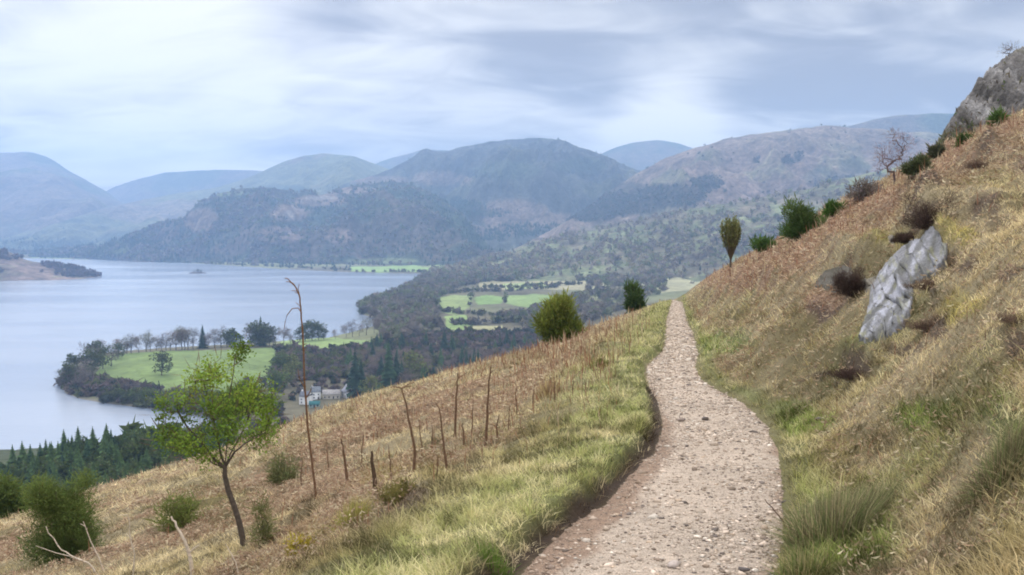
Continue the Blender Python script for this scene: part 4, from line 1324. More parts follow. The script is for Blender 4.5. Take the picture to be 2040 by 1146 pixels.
# ---- cottages
def house(name, px, py, wpx, eave, roofh, depth, rot, wall, roof, label, cat, windows=3, chim=1):
    P = lk3(px, py); m_ = P[1] / F; Wd = wpx * m_
    e = thing(name, (P[0], P[1], P[2]), label, cat, None, rot)
    x0, x1, y0, y1 = -Wd / 2, Wd / 2, 0, depth
    mb = MB()
    V = [(x0, y0, 0), (x1, y0, 0), (x1, y1, 0), (x0, y1, 0), (x0, y0, eave), (x1, y0, eave), (x1, y1, eave), (x0, y1, eave), (x0, (y0 + y1) / 2, eave + roofh), (x1, (y0 + y1) / 2, eave + roofh)]
    T = [(0, 1, 5), (0, 5, 4), (2, 3, 7), (2, 7, 6), (1, 2, 6), (1, 6, 5), (3, 0, 4), (3, 4, 7), (4, 7, 8), (5, 9, 6)]
    mb.add(V, T, wall); mb.build('wall', M_wall, e)
    ov = .35; mb = MB(); ym = (y0 + y1) / 2; sl = roofh / (depth / 2)
    for sgn in (-1, 1):
        yo = ym + sgn * (depth / 2 + ov); zo = eave - ov * sl
        V = [(x0 - ov, yo, zo), (x1 + ov, yo, zo), (x1 + ov, ym, eave + roofh), (x0 - ov, ym, eave + roofh)]
        V += [(a_, b_, c_ + .22) for a_, b_, c_ in V]
        mb.add(V, [(0, 1, 2), (0, 2, 3), (4, 6, 5), (4, 7, 6), (0, 4, 5), (0, 5, 1), (0, 3, 7), (0, 7, 4), (1, 5, 6), (1, 6, 2)], roof)
    rf = mb.build('roof', M_rock, e)
    for c_ in range(chim):
        mb = MB(); xc = x0 + .8 if c_ == 0 else x1 - .8
        V = [(xc + dx, ym + dy, eave + roofh - .6 + dz) for dz in (0, 1.7) for dx, dy in ((-.4, -.4), (.4, -.4), (.4, .4), (-.4, .4))]
        mb.add(V, [(0, 1, 5), (0, 5, 4), (1, 2, 6), (1, 6, 5), (2, 3, 7), (2, 7, 6), (3, 0, 4), (3, 4, 7), (4, 5, 6), (4, 6, 7)], np.array(wall) * .8)
        mb.build('chimney', M_wall, rf)
    def panel(nm, xa, xb, za, zb, c_):
        mb = MB(); V = [(xa, -.06, za), (xb, -.06, za), (xb, -.06, zb), (xa, -.06, zb), (xa, .02, za), (xb, .02, za), (xb, .02, zb), (xa, .02, zb)]
        mb.add(V, [(0, 1, 2), (0, 2, 3), (0, 4, 5), (0, 5, 1), (1, 5, 6), (1, 6, 2), (2, 6, 7), (2, 7, 3), (3, 7, 4), (3, 4, 0)], c_); mb.build(nm, M_wall, e)
    for i in range(windows):
        xc = x0 + Wd * (i + .5) / windows
        if i == windows // 2 and windows > 1: panel('door', xc - .5, xc + .5, .02, 2.1, (.06, .06, .07))
        else: panel('window', xc - .5, xc + .5, 1.0, 2.1, (.04, .05, .06))
        if eave > 4: panel('window', xc - .45, xc + .45, 3.3, 4.3, (.04, .05, .06))
    return e


house('cottage', 605, 806, 20, 6.0, 3.0, 7, -.25, (.80, .80, .80), (.17, .18, .21), 'white rendered cottage with a slate roof, leftmost of the lakeside buildings', 'cottage', 2, 1)
house('cottage', 630, 796, 18, 6.0, 3.0, 6, .3, (.82, .84, .86), (.2, .22, .25), 'white cottage with a slate roof behind the small teal roofed shed', 'cottage', 2, 1)
house('shed', 626, 812, 20, 2.4, 1.8, 5, .1, (.30, .42, .42), (.05, .16, .17), 'small shed with a dark teal roof in front of the white cottages', 'shed', 3, 0)
house('barn', 660, 795, 34, 3.6, 2.6, 8, .15, (.46, .43, .38), (.36, .34, .33), 'long pale stone barn between the white cottages and the grey gabled house', 'barn', 4, 0)
house('house', 685, 792, 22, 4.6, 3.6, 8, -.9, (.62, .62, .64), (.26, .27, .32), 'grey gabled house beside the tallest dark conifer', 'house', 2, 1)
house('cottage', 803, 762, 10, 5.0, 2.6, 5, 1.3, (.55, .42, .38), (.3, .22, .2), 'narrow pinkish cottage gable half hidden among trees beyond the brow', 'cottage', 2, 1)

# ---- haze: one closed box of even air
hx0, hx1, hy0, hy1, hz0, hz1 = -7500, 6000, -400, 8700, -142, 720
V = [(x, y, z) for z in (hz0, hz1) for x, y in ((hx0, hy0), (hx1, hy0), (hx1, hy1), (hx0, hy1))]
m, nn_, o_ = mat_new('haze_air')
pv = nn_.nodes.new('ShaderNodeVolumePrincipled')
pv.inputs['Color'].default_value = (.40, .62, .98, 1); pv.inputs['Density'].default_value = 1.4e-4; pv.inputs['Anisotropy'].default_value = 0.25
nn_.links.new(pv.outputs[0], o_.inputs['Volume'])
hz = mesh_np('haze', V, [(0, 3, 2, 1), (4, 5, 6, 7), (0, 1, 5, 4), (1, 2, 6, 5), (2, 3, 7, 6), (3, 0, 4, 7)], m)
tag(hz, 'blue haze filling the valley', 'haze', kind='stuff')

# ================================================================== NEAR PLANTS AND ROCKS
def origin(px, py, sink=0.03):
    h = hit(px, py); return Vector((h.x, h.y, h.z - sink)), h.y / F


def to_local(pts, x0, y0, m, seed=0, dep=0.0):
    """side-view outline points (pixels) to metres around the plant's base, with some depth"""
    rg = np.random.default_rng(seed); pts = np.asarray(pts, float)
    d = rg.normal(0, 1, len(pts)) * dep if dep else np.zeros(len(pts))
    return np.stack([(pts[:, 0] - x0) * m, d, (y0 - pts[:, 1]) * m], 1)


def bush(name, px, py, wpx, hpx_, col, n, leaf, label, cat='bush', group=None, asp=.28, stems=26, seed=1, tipcol=None, back=0.0, flat=1.0, base_=.0, tall=.5, nl=12, shell=.33, trunkcol=(.09, .07, .05)):
    O, m = origin(px, py); O.y += back
    m = O.y / F
    w_, h_ = wpx * m, hpx_ * m
    rg = np.random.default_rng(seed)
    lobes = []
    leaf *= .72; n = int(n * 1.6); nl = max(6, int(nl * .7))
    for i in range(nl):
        a = rg.uniform(0, 6.28); z = rg.uniform(.2, .85); r = rg.uniform(.1, .85) * w_ / 2 * (1.15 - .55 * z) * flat
        s = rg.uniform(.14, .34) * w_ / 2 * 1.35
        lobes.append((r * math.cos(a), r * math.sin(a) * .9, z * h_ * .9, s, s, min(s, h_ * .3) * rg.uniform(.8, 1.25)))
    lobes.append((rg.uniform(-.1, .1) * w_, 0, h_ * .4, w_ * .3, w_ * .3, h_ * .38))
    lobes += [(rg.uniform(-.06, .06) * w_, 0, h_ * .2, w_ * .4, w_ * .36, h_ * .22)] * 2
    e = thing(name, O, label, cat, group)
    tm, cm = MB(), MB()
    T_, nn = lobed(stems, lobes, seed)
    P, par, R_ = grow([(0, 0, -.1), (0, 0, .06 * h_)], T_, h_ * .0035, .5, h_ * .16, .02, .1, seed)
    limbs(tm, P, par, R_, trunkcol, 5)
    Q, nn = lobed(n, lobes, seed + 3, shell)
    Q = Q + rg.normal(0, 1, Q.shape) * np.array([.045, .045, .035]) * w_
    k = Q[:, 2] > .01; Q, nn = Q[k], nn[k]
    f = fbm(Q[:, 0] / w_ * 7 + 3, Q[:, 2] / h_ * 6 + Q[:, 1] / w_ * 5, 2, seed)
    c = np.array(col)[None] * (1 + .45 * f)[:, None]
    if tipcol is not None:
        q = sst(.0, .9, Q[:, 2] / h_ + .35 * f)[:, None] * .7; c = c * (1 - q) + np.array(tipcol)[None] * q
    leafcards(cm, Q, leaf * m, c, seed + 5, nn * .9 + np.array([0, 0, tall]), .8, asp, .3)
    j = rg.choice(len(Q), len(Q) // 14, replace=False); j = j[np.linalg.norm(nn[j], axis=1) > 0]
    leafcards(cm, Q[j], leaf * m * 2.6, c[j], seed + 8, nn[j] * 1.2 + np.array([0, 0, tall + .3]), .5, asp * .45, .3)
    tm.build('stem', M_bark, e); cm.build('foliage', M_leaf, e)
    return e


# young tree in fresh leaf, leaning trunk
O, m = origin(485, 1088)
e = thing('young_tree', O, 'young tree with fresh lime green leaves and a bent dark trunk', 'tree')
tr = to_local([(485, 1096), (484, 1070), (478, 1035), (468, 1000), (456, 965), (450, 935), (451, 920)], 485, 1088, m)
lob = []
for x, y, rx, ry in [(372, 790, 40, 38), (345, 845, 34, 36), (400, 745, 40, 34), (450, 720, 38, 34), (498, 765, 34, 36), (520, 820, 28, 38), (430, 800, 44, 38), (480, 830, 40, 38), (372, 868, 40, 28),
                     (472, 688, 20, 26), (532, 785, 18, 22), (332, 795, 22, 26), (508, 872, 34, 28), (540, 845, 18, 26), (350, 880, 30, 24), (420, 893, 30, 18), (400, 860, 34, 30), (440, 850, 34, 34)]:
    lob.append(((x - 485) * m, rng.normal(0, 26) * m, (1088 - y) * m, rx * m, rx * m * 1.1, ry * m))
limbs_px = [[(432, 905), (408, 872), (380, 838), (352, 805)], [(440, 890), (428, 850), (415, 800), (402, 752)], [(453, 888), (458, 845), (455, 795), (461, 742), (467, 692)],
            [(463, 892), (480, 858), (500, 818), (516, 778), (524, 752)], [(470, 888), (500, 868), (530, 850)], [(425, 915), (392, 893), (358, 878), (335, 862)]]
sk = [tuple(q) for q in tr]; sp0 = [-1] + list(range(len(sk) - 1)); rg = np.random.default_rng(2)
for L_ in limbs_px:
    last = 6; dy = rg.normal(0, 14) * m
    for q, pt_ in enumerate(to_local(L_, 485, 1088, m)):
        sk.append((pt_[0] + rg.normal(0, 2) * m, dy * (q + 1) / 2, pt_[2])); sp0.append(last); last = len(sk) - 1
T_, nn = lobed(230, lob, 3, .6)
P, par, R_ = grow(sk, T_, .0030, .46, 14 * m, .03, .14, 4, par0=sp0, n0=7)
R_[:7] = np.linspace(.034, .025, 7)
tm, cm, tw = MB(), MB(), MB()
limbs(tm, P, par, R_, (.095, .075, .06), 9)
tm.build('trunk', M_bark, e)
Q, nn = lobed(1500, lob, 6, .5)
# leaves gather on sprays round the twig ends
anc = T_[rng.integers(0, len(T_), 6200)] + rng.normal(0, 9 * m, (6200, 3)); Q = np.concatenate([Q, anc]); nn = np.concatenate([nn, rng.normal(0, 1, (6200, 3))])
f = fbm(Q[:, 0] * 2.2, Q[:, 2] * 2.2 + Q[:, 1] * 2, 2, 12)
c = c3(.15, .23, .045) * (1 + .4 * f)[:, None]
tp = sst(-.2, .6, f + .35 * (Q[:, 2] / (300 * m) - .7))[:, None]; c = c * (1 - tp) + c3(.25, .34, .06) * tp
leafcards(cm, Q, 6.0 * m, c, 7, nn * .5, 1, .6, .3)
Q2, nn2 = lobed(420, lob, 8, .6)
leafcards(tw, Q2, 30 * m, (.17, .13, .09), 9, nn2 * 1.2 + np.array([0, 0, .8]), .6, .05, .2)
cm.add(np.concatenate(tw.V), np.concatenate(tw.T), np.concatenate(tw.C))
cm.build('crown', M_leaf, e)

bush('juniper_bush', 128, 1120, 180, 220, (.11, .145, .05), 34000, 6.5, 'large dark green bush in the lower left corner beside the young tree', 'bush', seed=31, tipcol=(.17, .22, .06), flat=1.0, stems=60, nl=20, shell=.6)
bush('gorse_bush', 10, 1035, 150, 100, (.09, .13, .035), 6000, 10, 'broad olive green bush cut by the left edge of the picture', 'bush', seed=33, tipcol=(.13, .17, .05))
bush('gorse_bush', 300, 950, 160, 60, (.09, .14, .035), 5000, 8, 'low green scrub on the brow between the big dark bush and the young tree', 'bush', seed=34, tipcol=(.12, .18, .045), back=12)
bush('scrub_bush', 560, 962, 70, 70, (.15, .16, .07), 1300, 10, 'thin grey green bush on the bracken slope right of the young tree', 'bush', seed=35, shell=.5, asp=.2)
bush('scrub_bush', 360, 1055, 120, 90, (.16, .19, .055), 1800, 11, 'sparse green twiggy scrub left of the young tree trunk', 'bush', seed=36, shell=.6, asp=.2)
bush('scrub_bush', 525, 1085, 60, 140, (.17, .18, .07), 1000, 11, 'sparse tall twigs just right of the young tree trunk', 'bush', seed=37, shell=.6, asp=.16)
bush('gorse_bush', 1113, 682, 104, 106, (.11, .14, .03), 9000, 9, 'largest round dark gorse bush on the brow left of the path', 'bush', seed=41, tipcol=(.27, .30, .07), tall=.9, nl=14)
bush('gorse_bush', 1263, 622, 46, 64, (.06, .10, .03), 3500, 8, 'smaller dark green bush just left of the far end of the path', 'bush', seed=42, tipcol=(.10, .15, .05), tall=.9)
bush('gorse_bush', 1596, 476, 84, 74, (.075, .125, .04), 6000, 8, 'bright green gorse bush on the skyline of the bracken slope', 'bush', seed=43, tipcol=(.12, .17, .055), tall=.8)
bush('gorse_bush', 1657, 428, 38, 28, (.08, .15, .035), 1800, 7, 'small green gorse bush touching the right side of the skyline gorse', 'bush', seed=44, tipcol=(.1, .17, .04))
bush('gorse_bush', 1528, 500, 56, 26, (.08, .14, .035), 1500, 8, 'low straggling gorse between the fan shaped tree and the skyline gorse', 'bush', seed=45, flat=1.3)
bush('scrub_bush', 1722, 398, 84, 40, (.17, .145, .13), 1700, 9, 'grey brown leafless scrub on the slope edge left of the bare tree', 'bush', seed=46, asp=.2, shell=.5)
bush('gorse_bush', 1826, 345, 54, 34, (.10, .115, .06), 3000, 8, 'dull green bush between the bare tree and the crag', 'bush', seed=47, tipcol=(.11, .13, .06))
bush('gorse_bush', 1866, 312, 34, 24, (.11, .12, .07), 1500, 8, 'dark green bush at the left foot of the crag', 'bush', seed=48)
bush('gorse_bush', 1922, 292, 34, 26, (.07, .11, .035), 1400, 7, 'small green bush against the base of the crag', 'bush', seed=49)
bush('gorse_bush', 1984, 252, 40, 34, (.09, .15, .04), 1800, 7, 'bright green bush at the base of the crag near the right edge', 'bush', seed=50)
bush('scrub_bush', 1195, 732, 44, 18, (.16, .17, .05), 700, 7, 'small olive tuft of scrub on the bracken beside the path bend', 'bush', seed=51)
bush('gorse_bush', 600, 1105, 80, 46, (.34, .27, .05), 1500, 8, 'low yellow flowering gorse clump at the bottom beside the grass verge', 'bush', seed=52, tipcol=(.46, .38, .06), asp=.4)
bush('scrub_bush', 790, 1000, 110, 50, (.17, .15, .05), 1700, 9, 'low olive and brown scrub around the foot of the thick short stake', 'bush', seed=53, asp=.22, shell=.5)

# heather; the dark clumps in the hollows by the boulder stand in for shadow
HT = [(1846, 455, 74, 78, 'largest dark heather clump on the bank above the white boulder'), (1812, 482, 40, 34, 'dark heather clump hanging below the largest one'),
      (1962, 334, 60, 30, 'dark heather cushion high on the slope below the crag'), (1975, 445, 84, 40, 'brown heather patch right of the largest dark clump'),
      (1698, 590, 52, 70, 'dark heather standing in for the shadow in the hollow left of the white boulder'), (1850, 575, 60, 40, 'heather growing against the upper right side of the white boulder'),
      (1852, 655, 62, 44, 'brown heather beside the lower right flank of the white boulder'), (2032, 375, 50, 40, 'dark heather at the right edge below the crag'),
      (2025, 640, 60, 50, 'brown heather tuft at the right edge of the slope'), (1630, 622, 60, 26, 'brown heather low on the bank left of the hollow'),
      (1705, 752, 80, 26, 'dark heather standing in for the shade in the dip under the white boulder')]
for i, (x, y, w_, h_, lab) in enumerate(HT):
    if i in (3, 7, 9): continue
    dkh = i in (0, 1, 4, 10)  # dark heather, and hollow clumps with shade put into their colour
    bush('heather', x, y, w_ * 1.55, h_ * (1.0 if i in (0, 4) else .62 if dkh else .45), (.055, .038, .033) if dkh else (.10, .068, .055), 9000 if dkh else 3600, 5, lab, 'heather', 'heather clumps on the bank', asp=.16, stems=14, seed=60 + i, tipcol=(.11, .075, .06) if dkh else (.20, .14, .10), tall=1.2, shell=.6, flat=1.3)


def rush(px, py, wpx, hpx_, n, cols, label, seed, name='grass_tussock', cat='tussock'):
    O, m = origin(px, py); rg = np.random.default_rng(seed); e = MB()
    r = wpx * m * .32
    ang = rg.uniform(0, 6.28, n); q = rg.uniform(0, 1, n) ** .6 * r
    X, Y = np.cos(ang) * q, np.sin(ang) * q
    lean = np.clip(q / r * .7 + rg.normal(0, .38, n), .02, 1.4)
    V, T, C = blades(n, X, Y, np.full(n, -.03), hpx_ * m * rg.uniform(.45, 1.1, n), np.full(n, max(.0026, 1.3 * m)), lean, ang + rg.normal(0, .5, n),
                     np.array(cols)[rg.choice(len(cols), n)] * rg.uniform(.7, 1.3, (n, 1)), True)
    z = ground(V[:, 0] + O.x, V[:, 1] + O.y); z0 = float(ground(np.array([O.x]), np.array([O.y]))[0])
    V[:, 2] += z - z0
    e.add(V, T, C); o = e.build(name, M_blade); o.location = O
    return tag(o, label, cat)


GRN = [(.18, .23, .09), (.24, .28, .11), (.12, .15, .065), (.50, .43, .25), (.40, .33, .19), (.16, .12, .08)]
rush(1650, 1075, 210, 120, 4200, GRN, 'big dark green rushy tussock at the right edge of the path in the foreground', 81)
rush(1715, 1035, 130, 85, 1600, GRN, 'dark tussock leaning against the right of the big rushy one', 82)
rush(1995, 950, 130, 110, 1800, [(.14, .18, .07), (.20, .23, .09), (.16, .12, .08), (.42, .35, .2)], 'dark green tussock at the right edge of the picture', 83)
rush(1600, 1140, 150, 90, 700, [(.14, .19, .06), (.19, .24, .08), (.42, .36, .18), (.36, .3, .16)], 'fresh green grass tuft at the bottom by the path', 84)
rush(985, 1135, 90, 70, 500, [(.12, .2, .04), (.18, .26, .06)], 'fresh green tuft hanging over the left path edge at the bottom', 85)
rush(1090, 790, 60, 50, 260, [(.5, .4, .2), (.3, .2, .12)], 'pale straw tuft among the bracken left of the path', 86)
rush(700, 1040, 90, 70, 500, [(.42, .36, .13), (.3, .3, .08)], 'yellowish tuft between the tall sapling and the thick short stake', 87)


# leafless sapling stems
def stem(px_pts, r0, label, col=(.15, .085, .05), twigs=0, seed=0, name='bare_sapling', cat='sapling', group=None, branches=()):
    O, m = origin(*px_pts[0]); x0, y0 = px_pts[0]
    L_ = to_local(px_pts, x0, y0, m, seed, .4 * m); L_[0] = (0, 0, -.08)
    # densify and roughen
    t = np.linspace(0, len(L_) - 1, len(L_) * 3); k = np.arange(len(L_))
    rg = np.random.default_rng(seed)
    Pn = np.stack([np.interp(t, k, L_[:, i]) for i in range(3)], 1) + rg.normal(0, .9 * m, (len(t), 3)) * np.linspace(0, 1, len(t))[:, None]
    r0 = r0 * .8; mb = MB(); R_ = np.linspace(r0, r0 * .4, len(Pn)) * m
    mb.tube(Pn, R_, 6, col)
    for b in branches:
        Lb = to_local(b, x0, y0, m, seed + 1, .8 * m); mb.tube(Lb, np.linspace(r0 * .5, r0 * .22, len(Lb)) * m, 5, col)
    for i in range(twigs):
        j = rg.integers(len(Pn) // 3, len(Pn)); d = np.array([rg.normal(0, 1), rg.normal(0, .6), rg.uniform(.1, 1.1)]) * rg.uniform(4, 15) * m
        mb.tube([Pn[j], Pn[j] + d * .6, Pn[j] + d + [0, 0, -.1 * abs(d[0])]], np.array([.35, .28, .16]) * r0 * m, 4, np.array(col) * 1.2)
    o = mb.build(name, M_bark); o.location = O
    return tag(o, label, cat, group)


stem([(632, 995), (626, 945), (619, 880), (613, 810), (610, 750), (609, 690), (608, 645), (605, 605), (603, 575), (594, 556), (584, 544), (574, 540)], 3.2,
     'tallest bare sapling with a drooping tip standing against the lake', (.17, .095, .055), 10, 1,
     branches=[[(607, 611), (600, 600), (588, 601), (578, 614), (573, 628), (571, 642)], [(603, 575), (600, 562), (603, 552)], [(609, 760), (600, 742), (597, 722)], [(611, 785), (622, 768), (628, 752)], [(594, 556), (585, 548), (576, 547)]])
ST = [([(693, 968), (690, 930), (686, 895), (681, 868)], 4.6, 'straight bare stem right of the tallest sapling', 1),
      ([(750, 988), (747, 955), (743, 915), (741, 890)], 7.5, 'thick short dark stake with a knobbed top', 0),
      ([(820, 945), (826, 915), (827, 885), (818, 840), (808, 790), (801, 762)], 4.6, 'kinked bare sapling right of the thick stake', 3),
      ([(892, 938), (887, 900), (881, 860), (876, 805)], 4.4, 'bare sapling leaning left above the green verge scrub', 2),
      ([(906, 874), (908, 820), (911, 770), (913, 738)], 4.0, 'slim bare sapling crossing the brow line', 3),
      ([(926, 886), (923, 860), (921, 838)], 3.8, 'short bare stem between the two brow saplings', 0),
      ([(966, 888), (970, 840), (973, 780), (977, 722)], 4.6, 'tall upright sapling rising over the bracken left of the path', 4),
      ([(992, 872), (990, 845), (994, 818)], 3.2, 'short thin stem just right of the tall upright sapling', 1),
      ([(1106, 800), (1104, 775), (1105, 755)], 2.8, 'small bare stem in the bracken below the round gorse', 1)]
SHOOT = ['thin shoot between the tallest sapling and the straight stem beside it', 'thin leafless shoot just left of the thick short stake', 'thin shoot rising behind the olive scrub by the thick stake', 'long thin shoot just right of the kinked sapling',
         'short shoot left of the sapling that leans above the green verge', 'long thin shoot between the slim sapling and the tall upright one', 'short shoot right of the tall upright sapling', 'thin shoot leaning left on the bracken beyond the tall upright sapling',
         'tiny shoot on the bracken halfway to the small stem below the gorse', 'tiny shoot farthest along the slope towards the path bend', 'thin shoot just left of the foot of the tallest sapling', 'short shoot at the foot of the leaning sapling by the verge']
for bx_, by_, dx_, hh_ in [(655, 950, -3, 60), (720, 930, 4, 70), (780, 960, -5, 80), (842, 925, -6, 95), (860, 905, 3, 60), (940, 880, 3, 90), (1012, 860, 4, 60), (1030, 835, -3, 70), (1062, 815, 2, 50), (1140, 790, 3, 45), (600, 975, 3, 70), (870, 950, 4, 50)]:
    ST.append(([(bx_, by_), (bx_ + dx_ * .3, by_ - hh_ * .45), (bx_ + dx_, by_ - hh_)], 2.3, SHOOT.pop(0), 2))
for i, (pp, r0, lab, tw_) in enumerate(ST): stem(pp, r0, lab, (.15, .09, .055) if i != 1 else (.085, .055, .035), tw_, 10 + i, group='bare saplings on the lower slope', cat='sapling')
PALE = (.55, .46, .36)
stem([(386, 1150), (380, 1105), (370, 1068), (355, 1040), (343, 1018)], 5.5, 'pale broken branch standing at the bottom left foreground', PALE, 0, 30, 'dead_branch', 'branch', branches=[[(378, 1095), (388, 1084), (398, 1078)]])
stem([(205, 1150), (180, 1118), (150, 1105), (118, 1085), (92, 1040)], 2.6, 'pale curved twig in front of the big dark bush', PALE, 3, 31, 'dead_branch', 'branch', branches=[[(150, 1105), (110, 1095), (70, 1080)]])
stem([(262, 1150), (270, 1100), (262, 1060), (258, 1015)], 2.4, 'pale thin upright stalk between the dark bush and the broken branch', PALE, 2, 32, 'dead_branch', 'branch')
stem([(215, 1148), (200, 1110), (180, 1065), (168, 1030)], 2.2, 'pale thin stalk leaning left over the dark bush', PALE, 2, 33, 'dead_branch', 'branch')
stem([(480, 1148), (470, 1110), (452, 1080)], 2.2, 'short pale stalk at the foot of the young tree', PALE, 1, 34, 'dead_branch', 'branch')
stem([(1578, 1052), (1560, 1030), (1540, 1005), (1520, 985)], 2.6, 'dark twig poking over the path from the rushy tussock', (.12, .07, .05), 3, 35, 'twig', 'twig')

# fan shaped young tree on the skyline
O, m = origin(1455, 540)
e = thing('fan_tree', O, 'small fan shaped tree on a thin stem at the end of the bracken slope', 'tree')
tm, cm = MB(), MB(); rg = np.random.default_rng(5)
tm.tube([(0, 0, -.2), (0, 0, 20 * m), (.5 * m, 0, 34 * m)], [2.4 * m, 2 * m, 1.8 * m], 6, (.1, .08, .06))
for i in range(46):
    a = rg.uniform(0, 6.28); sp_r = rg.uniform(.15, 1) ** .7; r = 22 * m * sp_r; h = rg.uniform(92, 114) * m * (1 - .1 * sp_r)
    P = np.array([(0, 0, 22 * m), (r * .5 * math.cos(a), r * .5 * math.sin(a), 45 * m), (r * math.cos(a), r * math.sin(a), 72 * m), (r * .95 * math.cos(a), r * .95 * math.sin(a), h)])
    tm.tube(P, np.array([1.1, .8, .6, .3]) * m, 3, (.12, .095, .06))
    t = rg.uniform(.28, 1, 75) ** .8 * 3; pts = np.stack([np.interp(t, range(4), P[:, q]) for q in range(3)], 1) + rg.normal(0, 1.8 * m, (75, 3))
    leafcards(cm, pts, 5 * m, c3(.19, .20, .08), 200 + i, np.array([[math.cos(a) * .3, math.sin(a) * .3, 1.3]]) * np.ones((75, 1)), .6, .3, .35)
tm.build('trunk', M_bark, e); cm.build('crown', M_leaf, e)

# bare tree on the slope below the crag
O, m = origin(1781, 372)
e = thing('bare_tree', O, 'leafless pinkish grey tree on the skyline left of the crag', 'tree')
tm, cm = MB(), MB()
lob = [((x - 1781) * m, d * m, (372 - y) * m, r * m, r * m, r * m * .9) for x, y, r, d in [(1765, 305, 26, 5), (1795, 285, 22, -8), (1755, 330, 16, 0), (1800, 310, 16, 8), (1780, 272, 18, 0), (1775, 320, 26, -4)]]
T_, nn = lobed(95, lob, 5, .45)
P, par, R_ = grow([(0, 0, -.2), (1 * m, 0, 14 * m), (-1 * m, 0, 26 * m), (0, 0, 36 * m)], T_, .42 * m, .46, 8 * m, .02, .12, 6)
limbs(tm, P, par, R_, (.14, .10, .095), 6)
Q, nn = lobed(900, lob, 8, .5)
leafcards(cm, Q, 9 * m, (.24, .17, .16), 9, nn + np.array([0, 0, .5]), .8, .07, .3)
tm.build('trunk', M_bark, e); cm.build('crown', M_leaf, e)

# crag
def col_crag(px, py, X, Y, Z, n, gz):
    k = fbm(X / .9, Z / 3.2, 4, 707)
    c = np.zeros(px.shape + (3,)) + c3(.17, .16, .15)
    c = mixc(c, c3(.30, .29, .28), sst(.05, .4, k)); c = mixc(c, c3(.07, .065, .06), sst(.05, .45, -k) * .8)
    return mixc(c, c3(.16, .16, .075), sst(0, .35, fbm(X / 2.2, Z / 2.2, 4, 709)) * .75)


cr = ridge('crag', [(1838, 322, 66, 63), (1858, 296, 67, 62), (1872, 280, 68, 62), (1884, 256, 69, 62), (1898, 232, 70, 62), (1915, 205, 71, 62), (1932, 188, 72, 62), (1950, 166, 73, 62), (1972, 140, 74, 62), (1995, 119, 74, 62),
                    (2020, 106, 74, 62), (2045, 98, 74, 62), (2120, 70, 74, 60), (2300, 20, 74, 58), (2700, -30, 74, 56)], 420, 150, col_crag, 2.6, 2.8, .8, zf=2.0, seed=720, crest=.7, sm=9, mat=M_rock, back=1.2)
tag(cr['o'], 'steep grey rocky crag at the right above the bracken slope', 'crag')
del_k = None
O = Vector((float(dirs(2010, 112)[0]) * 74, 74.2, float(-dirs(2010, 112)[1]) * 74 - .3)); m = 74 / F
e = thing('scrub_bush', O, 'wispy leafless bush growing on top of the crag', 'bush')
tm, cm = MB(), MB(); lob = [(-6 * m, 0, 18 * m, 12 * m, 12 * m, 16 * m), (8 * m, 0, 22 * m, 12 * m, 12 * m, 14 * m), (18 * m, 0, 12 * m, 10 * m, 10 * m, 10 * m)]
T_, nn = lobed(40, lob, 4, .5); P, par, R_ = grow([(0, 0, -.2), (0, 0, .1)], T_, .35 * m, .45, 6 * m, 0, .12, 3); limbs(tm, P, par, R_, (.14, .11, .1), 4)
Q, nn = lobed(200, lob, 3, .5); leafcards(cm, Q, 8 * m, (.2, .17, .15), 3, nn + np.array([0, 0, .6]), .8, .07, .3)
tm.build('stem', M_bark, e); cm.build('twigs', M_leaf, e)
P = np.stack([cr['X'].ravel(), cr['Y'].ravel(), cr['Z'].ravel()], 1); k = (cr['S'].ravel() < .88) & (cr['S'].ravel() > .05); P = P[k]
w_ = sst(.0, .35, fbm(P[:, 0] / 2.2, P[:, 2] / 2.2, 4, 709)); idx = rng.choice(len(P), 9000, p=(w_ + .03) / (w_ + .03).sum())
mb = MB(); leafcards(mb, P[idx] + np.array([-.08, -.15, .12]) + rng.normal(0, .1, (len(idx), 3)), .38, np.array([(.15, .15, .07), (.10, .085, .06), (.2, .16, .11), (.09, .12, .05)])[rng.integers(0, 4, len(idx))], 77, np.array([[-.3, -.6, .8]]) * np.ones((len(idx), 1)), .9, .3, .3)
o = mb.build('undergrowth', M_leaf); tag(o, 'rough vegetation clinging to the ledges of the crag', 'undergrowth', kind='stuff')


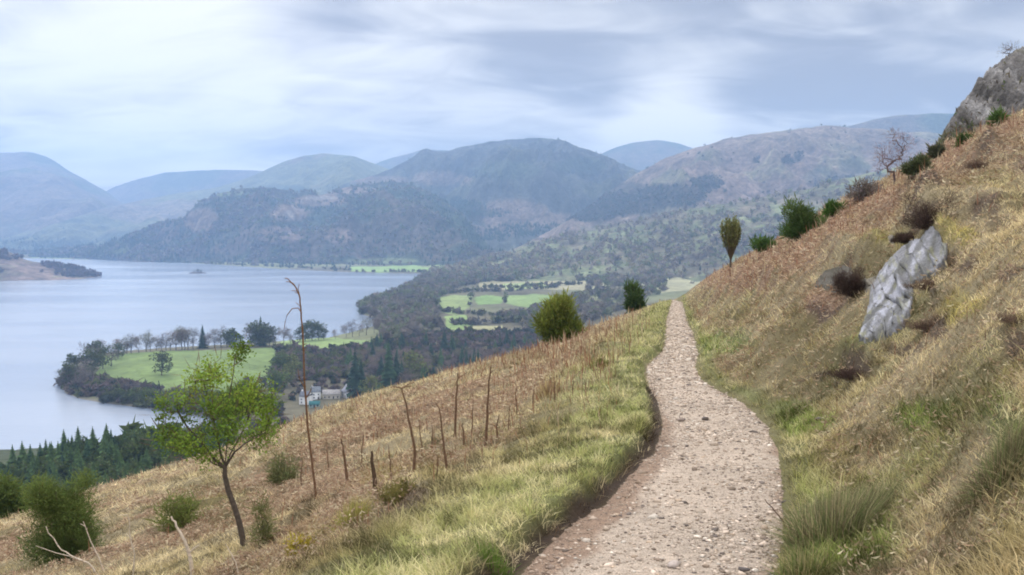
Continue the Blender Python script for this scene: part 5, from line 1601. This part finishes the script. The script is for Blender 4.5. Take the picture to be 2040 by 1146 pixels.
# rocks bedded in the slope
def rock(outline, T, colf, label, seed, step=3.0, name='boulder', cat='rock', soft=12.0, nface=7):
    xs = [p_[0] for p_ in outline]; ys = [p_[1] for p_ in outline]
    gx = np.arange(min(xs) - 14, max(xs) + 14, step); gy = np.arange(min(ys) - 14, max(ys) + 14, step)
    PX, PY = np.meshgrid(gx, gy); d = sdist(PX, PY, outline) + 2.2 * fbm(PX / 14, PY / 14, 3, seed)
    X, Y = on_shelf(PX, PY); Z = shelf(X, Y)
    zg = ground(X, Y); Z = Z + (zg.mean() - Z.mean()) * .5
    rg = np.random.default_rng(seed)
    # facets: lowest of several tilted planes
    cx, cy = np.mean(xs), np.mean(ys); sx, sy = (max(xs) - min(xs)) / 2, (max(ys) - min(ys)) / 2
    fac = np.full(PX.shape, 9.)
    for i in range(nface):
        an = rg.uniform(0, 6.28); fac = np.minimum(fac, .75 + rg.uniform(-.25, .3) - (math.cos(an) * (PX - cx) / sx + math.sin(an) * (PY - cy) / sy) * rg.uniform(.5, 1.3))
    q = (PX * .62 - PY * .78 + 10 * fbm(PX / 30, PY / 30, 3, seed + 1)) / 30; step_ = (np.floor(q) + sst(.72, 1, q - np.floor(q))) - q
    q2 = (PX * .8 + PY * .6 + 14 * fbm(PX / 24, PY / 24, 3, seed + 2)) / 52; step2 = (np.floor(q2) + sst(.8, 1, q2 - np.floor(q2))) - q2
    hgt = T * (np.clip(fac, .3, 1.2) + .55 * step_ + .4 * step2) * np.clip(np.maximum(d, 0) / soft, 0, 1) ** .6 + .035 * T * fbm(PX / 8, PY / 8, 3, seed + 3, .5)
    hgt = np.where(d > 0, hgt, np.maximum(d, -8) * T * .12 - .02)
    nrm = np.array([-.42, -.55, .72])
    V = np.stack([X, Y, Z], -1) + hgt[..., None] * nrm
    V[..., 2] = np.where(d > 2, np.maximum(V[..., 2], ground(V[..., 0], V[..., 1]) + .05 + .02 * fbm(PX / 6, PY / 6, 2, seed)), V[..., 2])
    c0 = V.reshape(-1, 3)[np.argmax(d)]; O = Vector(c0 - nrm * T)
    Fc = grid_faces(*PX.shape); dd = d.ravel(); Fc = Fc[(dd[Fc].max(1) > -9)]
    used_, inv = np.unique(Fc, return_inverse=True)
    Vl = (V.reshape(-1, 3) - np.array(O))[used_]
    col = colf(PX, PY, d).reshape(-1, 3)[used_]
    o = mesh_np(name, Vl, inv.reshape(-1, 4), M_rock2, np.clip(col, .01, .9), smooth=False); o.location = O
    return tag(o, label, cat)


M_rock2 = mat_attr('boulder_stone', ((6.0, 0.22), (28.0, 0.28)), bump=(22.0, 0.035), rough=.85)


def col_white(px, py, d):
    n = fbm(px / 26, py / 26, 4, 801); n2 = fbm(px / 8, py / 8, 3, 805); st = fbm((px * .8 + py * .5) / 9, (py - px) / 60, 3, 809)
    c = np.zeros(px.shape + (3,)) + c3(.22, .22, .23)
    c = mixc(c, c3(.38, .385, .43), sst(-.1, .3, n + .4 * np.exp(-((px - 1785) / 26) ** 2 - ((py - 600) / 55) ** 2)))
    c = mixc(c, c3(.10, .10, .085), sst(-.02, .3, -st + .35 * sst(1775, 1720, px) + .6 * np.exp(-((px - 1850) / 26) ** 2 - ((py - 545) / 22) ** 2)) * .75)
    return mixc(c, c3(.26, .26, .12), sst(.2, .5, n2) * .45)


def col_grey(px, py, d):
    n = fbm(px / 16, py / 16, 4, 811)
    return mixc(np.zeros(px.shape + (3,)) + c3(.16, .145, .115), c3(.08, .07, .045), sst(-.05, .3, n) * .8)


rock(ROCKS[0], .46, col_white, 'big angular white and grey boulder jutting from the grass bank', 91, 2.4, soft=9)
rock([(1622, 566), (1630, 548), (1644, 536), (1662, 530), (1678, 524), (1694, 530), (1698, 544), (1684, 556), (1664, 560), (1642, 570)], .09, lambda a_, b_, c_: col_grey(a_, b_, c_) * .6, 'grey brown outcrop in the bank left of the dark hollow', 92, 2.6, soft=7)
rock(ROCKS[2], .04, lambda a_, b_, c_: col_grey(a_, b_, c_) * 1.3, 'small pale stone above the hollow left of the white boulder', 93, 2.0, 'rock', soft=5)
rock(ROCKS[3], .18, lambda a_, b_, c_: col_grey(a_, b_, c_) * 1.3, 'small mossy rock touching the left shoulder of the white boulder', 94, 2.0, 'rock', soft=5)
